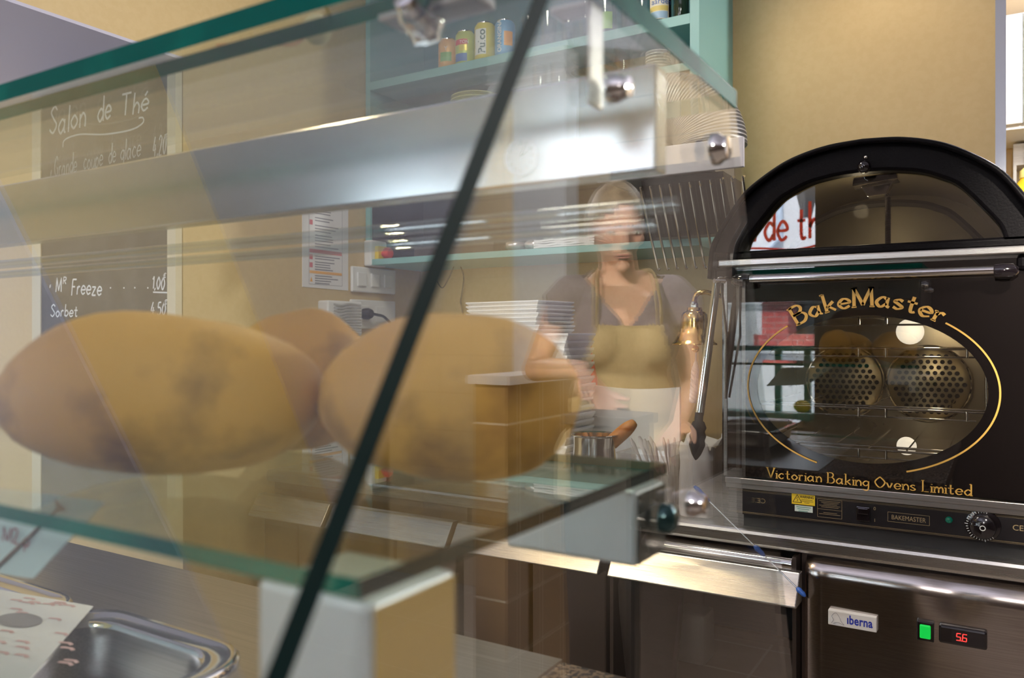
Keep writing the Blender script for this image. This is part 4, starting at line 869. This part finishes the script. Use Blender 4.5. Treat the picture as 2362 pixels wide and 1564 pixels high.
# clear tub of plastic cutlery, clear bin with white paper
tb = thing('cutlery_tub', 'cloudy clear tub full of white plastic cutlery on the worktop', 'tub', (-.69, 1.76, WTZ))
mb = MB(); prof = []
for z, s_ in ((WTZ, .82), (WTZ+.128, 1.0), (WTZ+.132, 1.05), (WTZ+.128, .97), (WTZ+.006, .80)): prof.append([Vector((-.695+sx*.066*s_, 1.765+sy*.055*s_, z)) for sx, sy in ((-1, -1), (1, -1), (1, 1), (-1, 1))])
obj('tub_wall', mb.rings(prof), plastic_clear, tb, bevel=.003)
cut = mat('white_plastic_cutlery', (.74, .71, .70), .35); ck = 0
cl = ['leftmost', 'second', 'third', 'fourth', 'fifth', 'sixth', 'seventh', 'eighth', 'ninth', 'tenth']
for i in range(10):
    u = i/9; a = Vector((-.68+.05*u, 1.745+.04*random.random(), WTZ+.02)); b = Vector((-.757+.115*u, 1.76+.05*random.random(), WTZ+.150+.012*random.random()))
    mb = MB(); d_ = (b-a).normalized(); mb.tube([a, a.lerp(b, .6), a.lerp(b, .78), a.lerp(b, .9), b], [.0035, .0042, .007, .0095, .004], 8, flat=.35)
    tag(obj('plastic_spoon', mb, cut, smooth=True), f'{cl[i]} white plastic spoon from the pot side in the clear tub' if i else 'white plastic spoon nearest the steel pot in the clear tub', 'spoon', 'plastic cutlery in the clear tub')
bn = thing('clear_bin', 'clear acrylic bin with crumpled white paper bag beside the oven', 'bin', (-.575, 1.76, WTZ))
mb = MB()
for x0, x1, y0, y1 in ((-.628, -.625, 1.69, 1.83), (-.527, -.524, 1.69, 1.83), (-.625, -.527, 1.69, 1.693), (-.625, -.527, 1.827, 1.83)): mb.box(x0, x1, y0, y1, WTZ, WTZ+.162)
obj('bin_wall', mb, plastic_clear, bn)
mb = MB(); rows = []
for j in range(8):
    z = WTZ+.004+.160*j/7; rows.append([Vector((-.576+(.040+.003*math.sin(5*a+j))*math.copysign(abs(math.cos(a))**.55, math.cos(a)), 1.76+(.058+.003*math.cos(7*a+j))*math.copysign(abs(math.sin(a))**.55, math.sin(a)), z+(.012*math.sin(3*a)+.006*math.sin(11*a) if j == 7 else 0))) for a in [2*PI*i/40 for i in range(40)]])
tag(obj('white_paper_bag', mb.rings(rows), paper, smooth=60), 'white crumpled paper bag inside the clear bin', 'bag')
pr0 = at(1602, 1122, Y=1.64); pr1 = at(1842, 1360, Y=1.585)
pb = thing('metal_skewer', 'thin metal skewer with blue grips leaning over the counter edge', 'skewer', pr0)
obj('rod', MB().tube([pr0, pr1], .0016, 8), chrome, pb, smooth=True)
for a_, b_ in ((0, .16), (.60, .70), (.985, 1.06)):
    P = [pr0.lerp(pr1, a_+(b_-a_)*i/6) for i in range(7)]; obj('blue_grip', MB().tube(P, [.003, .005, .0055, .0045, .005, .004, .002], 10), mat('blue_plastic', (.03, .12, .48), .35) if a_ == 0 else bpy.data.materials['blue_plastic'], pb, smooth=True)
tag(obj('sauce_bottle', MB().lathe([(.022, 0), (.024, .01), (.024, .27), (.016, .305), (.011, .32), (.006, .355), (.005, .37)], (-1.105, 2.28, WTZ), 20), red_pl, smooth=True), 'red sauce bottle beside the stack of takeaway boxes', 'bottle')
# ------------------------------------------------------------------ glass display case on the granite counter
struct_c = tag(obj('service_counter', MB().box(-1.88, -.13, -.16, .875, .862, .90), granite, bevel=.004), 'speckled granite counter top carrying the glass display case', 'counter')
obj('front_panel', MB().box(-1.86, -.16, -.12, -.09, 0, .862), mat('counter_front', (.30, .24, .17), .5), struct_c)
obj('side_panel', MB().box(-.19, -.16, -.09, .85, 0, .862), bpy.data.materials['counter_front'], struct_c)
for o in struct_c.children: pass
CX0, CX1 = -1.87, -.200
dc = thing('display_case', 'glass display case with sloping front and green edges in front', 'display case', (-1.03, .45, .90))
def sheet(name, pts, d, m, parent, rim=None, end=None):
    """glass sheet: pts one face, d its thickness; big faces clear, rims green, the end rim in painted shade"""
    mb = MB(); d = Vector(d); a = [mb.bm.verts.new(Vector(q)) for q in pts]; b = [mb.bm.verts.new(Vector(q)+d) for q in pts]
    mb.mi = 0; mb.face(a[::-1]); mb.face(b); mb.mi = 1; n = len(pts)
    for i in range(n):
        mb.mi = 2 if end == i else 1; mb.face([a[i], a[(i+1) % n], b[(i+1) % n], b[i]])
    return obj(name, mb, [m, rim or green_edge, dark_edge], parent)
nrm = Vector((0, -(1.5-.905), .367+.003)).normalized()
TH = .011
f0, f1 = (.367, 1.5), (.002, .9085)
sheet('front_pane', [(CX0, f0[0], f0[1]), (CX1, f0[0], f0[1]), (CX1, f1[0], f1[1]), (CX0, f1[0], f1[1])], -nrm*TH, glass_pane, dc, end=1)
sheet('top_pane', [(CX0, .358, 1.5005), (CX1+.001, .358, 1.5005), (CX1+.001, .706, 1.5005), (CX0, .706, 1.5005)], (0, 0, .015), glass_pane, dc)
o_ = .0145
sheet('side_pane', [(CX1, f0[0]+o_+.002, 1.4995), (CX1, .706, 1.4995), (CX1, .938, .9015), (CX1, f1[0]+o_+.002, .9015)], (-.006, 0, 0), glass_pane, dc, glass_pane)
sh = sheet('glass_shelf', [(CX0, .2285, 1.2000), (CX1-.007, .2285, 1.2000), (CX1-.007, .5548, 1.2000), (CX0, .5548, 1.2000)], (0, 0, .008), shelf_pane, dc, end=1)
rail_al = mat('rail_aluminium', (.72, .74, .76), .42, .45)
for nm_, y0, y1, z0, z1 in (('shelf_rail', .236, .292, 1.105, 1.196), ('shelf_rail', .5, .552, 1.145, 1.196)):
    r_ = obj(nm_, MB().box(-.272 if y0 < .4 else -.31, CX1-.0075, y0, y1, z0, z1), rail_al, dc, bevel=.003)
    yc = (y0+y1)/2-.0; bz = (z0+z1)/2+.004
    obj('end_cap', MB().box(CX1-.0076, CX1-.0066, y0+.002, y1-.002, z0+.002, z1-.002), mat('gold_reflection_cap', (.62, .42, .13), .4, .3) if y0 < .4 else bpy.data.materials['dark_end_cap'] if 'dark_end_cap' in bpy.data.materials else mat('dark_end_cap', (.06, .06, .055), .4), r_)  # front cap: gold paints the case interior mirrored in the rail end
    obj('glass_bolt', MB().lathe([(.0105, 0), (.0105, .006), (.007, .010), (.001, .011)], (CX1+.0002, yc, bz-.012 if y0 < .4 else bz), 24, (1, 0, 0)), mat('dark_bolt', (.03, .07, .07), .1, .6) if y0 < .4 else bpy.data.materials['dark_bolt'], r_, smooth=True)
# lamp housing rail under the top
lh = obj('lamp_housing', MB().box(CX0, CX1-.0075, .534, .556, 1.4165, 1.4925), steel_soft, dc, bevel=.002)
obj('lamp_tube', MB().cyl((CX0+.02, .600, 1.4025), (-.215, .600, 1.4025), .0062), pane_mat('quartz_tube', (.82, .86, .87), .15), lh, smooth=True)
obj('lamp_tube', MB().cyl((CX0+.02, .612, 1.3895), (-.238, .612, 1.3895), .0055), bpy.data.materials['quartz_tube'], lh, smooth=True)
obj('case_deck', MB().box(CX0, -.46, .03, .872, .9002, .9035), steel_v, dc)
def clamp(x, y, z, ax, r=.013):
    c = obj('clamp_bolt', MB().lathe([(r, 0), (r, .005), (r*.75, .009), (r*.7, .013), (.001, .014)], (x, y, z), 24, ax), chrome, dc, smooth=50); return c
clamp(-.292, .378, 1.487, (0, .3, -1), .012); clamp(-.292, .372, 1.4875, tuple(nrm), .011)
clamp(-.2002, .6415, 1.4515, (1, 0, 0), .013); clamp(-.2002, .583, 1.1747, (1, 0, 0), .010)
hs = obj('hanger_strap', MB().box(-.2095, -.2068, .428, .446, 1.437, 1.4995).box(-.235, -.2068, .428, .446, 1.4965, 1.4995), steel_v, dc, bevel=.001)
clamp(-.2002, .440, 1.447, (1, 0, 0), .0085)
obj('clamp_plate', MB().box(-.325, -.255, .374, .400, 1.492, 1.4995), steel_v, dc, bevel=.002)
# round tag with cord lying on the glass top
rt = thing('small_ball', 'small pale olive ball with orange cord lying on the glass top', 'ball', (-.432, .431, 1.5157))
obj('ball_body', MB().ell((-.432, .431, 1.5265), (.0108, .0108, .0108)), mat('pale_olive_ball', (.52, .47, .24), .6), rt, smooth=True)
obj('cord', MB().tube(crom([(-.441, .428, 1.522), (-.452, .425, 1.5172), (-.470, .408, 1.5168), (-.500, .396, 1.5168)], 6), .001, 6), mat('orange_cord', (.62, .30, .14), .7), rt, smooth=True)
# ------------------------------------------------------------------ potatoes on the glass shelf
def potato(c, r, rot, seed, lab):
    M = rot
    def fn(q):
        n_ = Vector((q.x/r[0], q.y/r[1], q.z/r[2])); return q*(1+.10*noise.noise(n_*1.1+Vector((seed, 0, 0)))+.025*noise.noise(n_*3.3+Vector((0, seed, 0))))
    mb = MB().ell((0, 0, 0), r, M, 36, 22, fn); lo = min(v.co.z for v in mb.bm.verts)
    bmesh.ops.translate(mb.bm, verts=mb.bm.verts, vec=Vector((c[0], c[1], 1.2083-lo)))
    return tag(obj('potato', mb, potato_skin, smooth=180), lab, 'potato', 'baking potatoes on the glass shelf')
def RM(z, y=0, x=0): return (Matrix.Rotation(z, 3, 'Z') @ Matrix.Rotation(y, 3, 'Y') @ Matrix.Rotation(x, 3, 'X'))
potato((-.300, .418), (.084, .052, .054), RM(.52, .0, .0), 3.7, 'rounded potato at the right end of the glass shelf')
potato((-.470, .332), (.106, .055, .054), RM(.60, .05, 0), 9.2, 'long large potato at the left of the glass shelf')
potato((-.482, .462), (.060, .044, .056), RM(.5), 5.1, 'smaller potato behind the two front potatoes')
# pans, price card, paper inside the case
def pan(x0, x1, lab):
    p_ = thing('steel_pan', lab, 'pan', ((x0+x1)/2, .34, .90), 'steel pans sunk in the display case')
    def rr_(ins, z, y0=.10, y1=.575, rad=.06):
        out_ = []; X0, X1, Y0, Y1 = x0+ins, x1-ins, y0+ins, y1-ins; rd = max(.02, rad-ins*.3)
        for cx_, cy_, a0 in ((X1-rd, Y1-rd, 0), (X0+rd, Y1-rd, PI/2), (X0+rd, Y0+rd, PI), (X1-rd, Y0+rd, 1.5*PI)):
            for i in range(7): a = a0+PI/2*i/6; out_.append(Vector((cx_+rd*math.cos(a), cy_+rd*math.sin(a), z)))
        return out_
    obj('pan_rim', MB().rings([rr_(0, .963), rr_(0, .970), rr_(.003, .974), rr_(.008, .972), rr_(.020, .968), rr_(.026, .970), rr_(.030, .964)], cap=False), chrome, p_, smooth=180)
    obj('pan_body', MB().rings([rr_(.030, .9645), rr_(.034, .955), rr_(.038, .915), rr_(.05, .906)], cap=False).poly(rr_(.05, .9055)), steel_v, p_, smooth=60)
    return p_
pan(-.945, -.650, 'steel pan nearest the case end with rounded shiny rim'); pan(-1.26, -.955, 'steel pan behind the paper with rounded shiny rim'); pan(-1.575, -1.27, 'steel pan farthest from the case end')
pcr = thing('price_card', 'pale price card with red handwriting on a skewer below the shelf', 'card', (-.46, .30, 1.17))
cc = [at(-70, 1118, Y=.315), at(240, 1158, Y=.315), at(75, 1335, Y=.315), at(-150, 1300, Y=.315)]
obj('card', MB().prism(cc, (0, .0012, 0)), mat('mint_card', (.62, .74, .72), .6), pcr)
obj('skewer', MB().tube([at(138, 1170, Y=.3135), at(-40, 1340, Y=.3135)], .0012, 6), mat('brown_skewer', (.22, .13, .08), .6), pcr, smooth=True)
mb = MB(); a = at(5, 1248, Y=.314); b = at(70, 1262, Y=.314); k_ = (b.x-a.x)/twidth('M2 p')
write(mb, 'M2 p', lambda u, v: Vector((a.x+u*k_, .314, a.z+u*(b.z-a.z)/twidth('M2 p')+v*.011)), (0, -1, 0), .0014, jit=.06)
obj('card_writing', mb, mat('faded_red_ink', (.40, .14, .16), .6), pcr)
obj('skewer_tip', MB().prism([at(126, 1152, Y=.3125), at(150, 1178, Y=.3125), at(130, 1182, Y=.3125)], (0, .001, 0)), bpy.data.materials['brown_skewer'], pcr)
pz = .978
pp = thing('printed_paper', 'sheet of white wrapping paper with red print lying over the pans', 'paper', (-.95, .42, pz))
cs = [at(-60, 1385, Z=pz), at(0, 1362, Z=pz), at(215, 1400, Z=pz), at(40, 1600, Z=pz), at(-60, 1600, Z=pz)]
obj('sheet', MB().prism(cs, (0, 0, .001)), mat('greyish_paper', (.62, .60, .58), .7), pp)
mb = MB()
for i in range(22):
    q = at(random.uniform(-20, 150), random.uniform(1375, 1560), Z=pz+.0014)
    if q.z > 0: mb.ribbon([q, q+Vector((.012, .004, 0)), q+Vector((.020, .002, 0))], .004, (0, 0, 1))
obj('red_print', mb, mat('pale_red_print', (.56, .36, .34), .7), pp)
q = at(45, 1430, Z=pz+.0016); mb = MB(); mb.poly([q+Vector((.034*math.cos(2*PI*i/24), .018*math.sin(2*PI*i/24), 0)) for i in range(24)]); obj('oval_print', mb, mat('grey_print', (.25, .23, .23), .7), pp)
# lemon on the sill of the shop window
tag(obj('lemon', MB().ell((-1.10, -2.04, .845), (.052, .042, .042), n=24, k=14, fn=lambda q: q*(1+.35*max(0, abs(q.x)/.052-.86))), mat('lemon_peel', (.85, .66, .03), .4), smooth=True), 'yellow lemon on the ledge of the shop window', 'lemon')
struct('trim_4', MB().box(-2.95, -1.035, -2.1, -1.95, .765, .80), tgreen)
sc_ = thing('side_counter', 'dark brown side counter standing between the oven and the person', 'counter', (.40, 1.77, 0))
obj('cabinet', MB().box(.32, .475, 1.70, 1.84, 0, 1.09), mat('dark_side_counter', (.045, .034, .028), .6), sc_); obj('top', MB().box(.31, .485, 1.69, 1.845, 1.09, 1.115), bpy.data.materials['dark_side_counter'], sc_, bevel=.003)
# ------------------------------------------------------------------ person behind the counter right of the oven, mirrored in the case side
PO = Vector((.527, 2.132, 0)); EA = Vector((.853, -.522, 0)); EF = Vector((-.522, -.853, 0)); EZ = Vector((0, 0, 1))
def PW(a, f, z): return PO+EA*a+EF*f+EZ*z
PM = Matrix((EA, EF, EZ)).transposed()
def remeshed(mb, vox, it=4):
    me = bpy.data.meshes.new('tmp'); bmesh.ops.recalc_face_normals(mb.bm, faces=mb.bm.faces); mb.bm.to_mesh(me); mb.bm.free()
    o = bpy.data.objects.new('tmp', me); COL.objects.link(o)
    r_ = o.modifiers.new('r', 'REMESH'); r_.mode = 'VOXEL'; r_.voxel_size = vox
    if it: s_ = o.modifiers.new('s', 'SMOOTH'); s_.iterations = it; s_.factor = .5
    dg = bpy.context.evaluated_depsgraph_get(); m2 = bpy.data.meshes.new_from_object(o.evaluated_get(dg))
    bpy.data.objects.remove(o); bpy.data.meshes.remove(me)
    n = MB(); n.bm.from_mesh(m2); bpy.data.meshes.remove(m2); return n
def cap_(mb, p, q, r0, r1, n=16):
    p, q = PW(*p), PW(*q); mb.tube([p.lerp(q, i/6) for i in range(7)], [r0+(r1-r0)*i/6 for i in range(7)], n); mb.ell(p, (r0,)*3, n=n, k=10); mb.ell(q, (r1,)*3, n=n, k=10); return mb
def torso(mb, e=0.):
    mb.ell(PW(0, 0, .93), (.165+e, .115+e, .13+e), PM); mb.ell(PW(0, .0, 1.10), (.132+e, .098+e, .16+e), PM); mb.ell(PW(0, .005, 1.30), (.150+e, .104+e, .155+e), PM)
    for s_ in (-1, 1): mb.ell(PW(.068*s_, .062, 1.285), (.062+e, .058+e, .062+e), PM)
    cap_(mb, (-.135, -.005, 1.415), (.135, -.005, 1.415), .050+e, .050+e); cap_(mb, (-.06, -.01, 1.445), (.06, -.01, 1.445), .045+e*.6, .045+e*.6); return mb
HC = (.022, .045, 1.605); HM = PM @ Matrix.Rotation(-.30, 3, 'X') @ Matrix.Rotation(.12, 3, 'Z')
def HW(x, y, z): return PW(*HC)+HM @ Vector((x, y, z))
def hfn(q):
    t_ = max(0, -q.z/.118); q = q.copy(); q.x *= 1-.36*t_**1.5; q.y = q.y*(1-.20*t_)+.014*t_*t_
    return q
def arm(mb, S_, E_, W_, e=0.):
    cap_(mb, S_, E_, .046+e, .035+e); cap_(mb, E_, W_, .036+e, .025+e); return mb
LS, LE, LW = (.168, -.005, 1.405), (.248, .0, 1.205), (.135, .175, 1.212)
RS, RE, RW = (-.168, -.005, 1.405), (-.205, -.02, 1.15), (-.135, .165, 1.075)
def hand(mb, Wr, d, side, spread):
    Wv = Vector(Wr); d = Vector(d).normalized(); sd = Vector(side).normalized(); up = d.cross(sd).normalized()
    pc_ = Wv+d*.055
    for k_ in range(5): cap_(mb, tuple(Wv+d*.01), tuple(Wv+d*.088+sd*(-.030+.015*k_)), .020, .0105, 10)
    for k_, L in enumerate((.068, .078, .074, .060)):
        b_ = Wv+d*.090+sd*(.030-.020*k_); m1 = b_+d*L*.42-up*.006*k_+sd*.004*(1-k_); m2 = m1+(d*.75-up*.45).normalized()*L*.33; m3 = m2+(d*.5-up*.8).normalized()*L*.27
        for p_, q_, r0, r1 in ((b_, m1, .0095, .009), (m1, m2, .009, .0082), (m2, m3, .0082, .007)): cap_(mb, tuple(p_), tuple(q_), r0, r1, 8)
    b_ = Wv+d*.030+sd*.030; m1 = b_+(d*.6+sd*.75-up*.2).normalized()*.036; m2 = m1+(d*.85+sd*.35-up*.35).normalized()*.030
    cap_(mb, tuple(b_), tuple(m1), .013, .0105, 8); cap_(mb, tuple(m1), tuple(m2), .0105, .008, 8)
pn = thing('person', 'person in grey purple top and tan apron working behind the counter', 'person', PW(0, 0, 0))
mb = torso(MB()); cap_(mb, (0, -.01, 1.42), (.016, .018, 1.54), .056, .050)
mb.ell(PW(*HC), (.073, .094, .118), HM, 30, 20, hfn)
mb.ell(HW(0, .092, -.012), (.010, .017, .022), HM, fn=lambda q: Vector((q.x*(1-.5*q.z/.022*.5), q.y, q.z))); mb.ell(HW(0, .100, -.026), (.014, .012, .010), HM)
mb.ell(HW(0, .078, .022), (.050, .016, .012), HM); mb.ell(HW(0, .082, -.058), (.024, .010, .006), HM); mb.ell(HW(0, .080, -.068), (.020, .011, .007), HM); mb.ell(HW(0, .078, -.096), (.022, .018, .016), HM)
for s_ in (-1, 1): mb.ell(HW(.074*s_, -.008, -.008), (.009, .018, .031), HM); mb.ell(HW(.040*s_, .062, -.022), (.022, .020, .020), HM)
arm(mb, LS, LE, LW); arm(mb, RS, RE, RW)
hand(mb, LW, (-.50, .22, -.72), (.55, .6, -.3), 1); hand(mb, RW, (.50, .55, -.55), (-.5, .6, .2), 1)
for s_ in (-1, 1): cap_(mb, (.085*s_, 0, .88), (.092*s_, .02, .50), .075, .052); cap_(mb, (.092*s_, .02, .50), (.095*s_, -.01, .09), .05, .036); mb.ell(PW(.098*s_, .06, .04), (.042, .12, .04), PM)
skin = noisy(mat('skin', (.72, .43, .31), .5), 18, (.66, .37, .26)); skin.node_tree.nodes['Principled BSDF'].inputs['Subsurface Weight'].default_value = .05
obj('body', remeshed(mb, .0052, 3), skin, pn, smooth=180)
for s_ in (-1, 1):
    e_ = obj('eye', MB().ell(HW(.031*s_, .074, .001), (.0125, .011, .0075), HM), mat('eye_white', (.75, .73, .70), .2) if s_ < 0 else bpy.data.materials['eye_white'], pn, smooth=True)
    obj('iris', MB().ell(HW(.031*s_, .0835, -.001), (.0055, .0025, .0055), HM), mat('iris_dark', (.05, .035, .025), .2) if s_ < 0 else bpy.data.materials['iris_dark'], e_, smooth=True)
    obj('eyebrow', MB().tube([HW((.014+.008*i)*s_, .092-.0035*i-.0008*i*i, .020+.0022*i-.0006*i*i) for i in range(5)], [.0028, .0034, .0034, .003, .0015], 8), mat('eyebrow_brown', (.10, .06, .035), .7) if s_ < 0 else bpy.data.materials['eyebrow_brown'], pn, smooth=True)
obj('lips', MB().ell(HW(0, .089, -.0605), (.022, .006, .0035), HM).ell(HW(0, .0885, -.067), (.019, .006, .004), HM), mat('lip_rose', (.50, .20, .17), .45), pn, smooth=True)
def keep(mb, cond):
    bad = [v for v in mb.bm.verts if not cond(*[(v.co-PO).dot(E_) for E_ in (EA, EF, EZ)])]
    bmesh.ops.delete(mb.bm, geom=bad, context='VERTS'); return mb
hm = MB().ell(HW(0, -.008, .010), (.083, .104, .122), HM, 40, 26, lambda q: q*(1+.012*noise.noise(Vector((q.x*60, q.y*12, q.z*18)))))
iv = HM.inverted()
def hair_ok(v):
    q = iv @ (v.co-PW(*HC)); return not (q.y > .030-.35*max(0, q.z-.05) and q.z < .078-.05*abs(q.x)/.07) and not (q.z < -.05)
bad = [v for v in hm.bm.verts if not hair_ok(v)]; bmesh.ops.delete(hm.bm, geom=bad, context='VERTS')
hm.ell(HW(0, -.105, -.02), (.034, .03, .034), HM)
obj('hair', hm, noisy(mat('light_brown_hair', (.19, .135, .08), .42), 40, (.33, .25, .16), stretch=(1, .25, 1)), pn, smooth=180)
sm = torso(MB(), .011)
for s_ in (-1, 1): cap_(sm, (.14*s_, -.005, 1.415), (.185*s_, -.003, 1.365), .062, .062)
sm = keep(remeshed(sm, .007, 3), lambda a, f, z: z > .90 and abs(a) < .222-.0*z and not (z > 1.33 and f > -.01 and abs(a) < .012+(z-1.335)*.72) and not (z > 1.435 and abs(a) < .078) and not (abs(a) > .17 and z < 1.335))
obj('shirt', sm, noisy(mat('grey_purple_jersey', (.15, .125, .175), .8), 90, (.125, .105, .15)), pn, smooth=180, solid=.004)
am = torso(MB(), .021); cap_(am, (-.075, .03, .50), (-.075, .01, .95), .10, .12); cap_(am, (.075, .03, .50), (.075, .01, .95), .10, .12)
am = keep(remeshed(am, .009, 4), lambda a, f, z: .84 < z < 1.335 and f > .015 and abs(a) < (.092+max(0, 1.335-z)*.28 if z > 1.06 else .19))
obj('apron', am, noisy(mat('tan_canvas_apron', (.43, .33, .17), .85), 120, (.38, .29, .145)), pn, smooth=180, solid=.004)
mb = MB()
for s_ in (-1, 1): mb.tube(crom([PW(.088*s_, .118, 1.325), PW(.086*s_, .105, 1.40), PW(.078*s_, .045, 1.478), PW(.06*s_, -.04, 1.485), PW(0, -.085, 1.475)], 6), .0095, 8, flat=.4)
obj('apron_strap', mb, bpy.data.materials['tan_canvas_apron'], pn, smooth=True)
tm = MB(); tm.ell(PW(0, 0, .90), (.176, .124, .12), PM)
for s_ in (-1, 1): cap_(tm, (.088*s_, 0, .86), (.094*s_, .02, .50), .086, .066); cap_(tm, (.094*s_, .02, .50), (.096*s_, -.01, .12), .064, .056)
obj('trousers', keep(remeshed(tm, .009, 3), lambda a, f, z: z > .10), mat('dark_trousers', (.022, .02, .024), .8), pn, smooth=180)
for s_ in (-1, 1): obj('shoe', MB().ell(PW(.098*s_, .055, .046), (.048, .132, .045), PM, fn=lambda q: Vector((q.x, q.y, max(q.z, -.044)))), mat('black_shoe', (.02, .02, .02), .5) if s_ < 0 else bpy.data.materials['black_shoe'], pn, smooth=True)
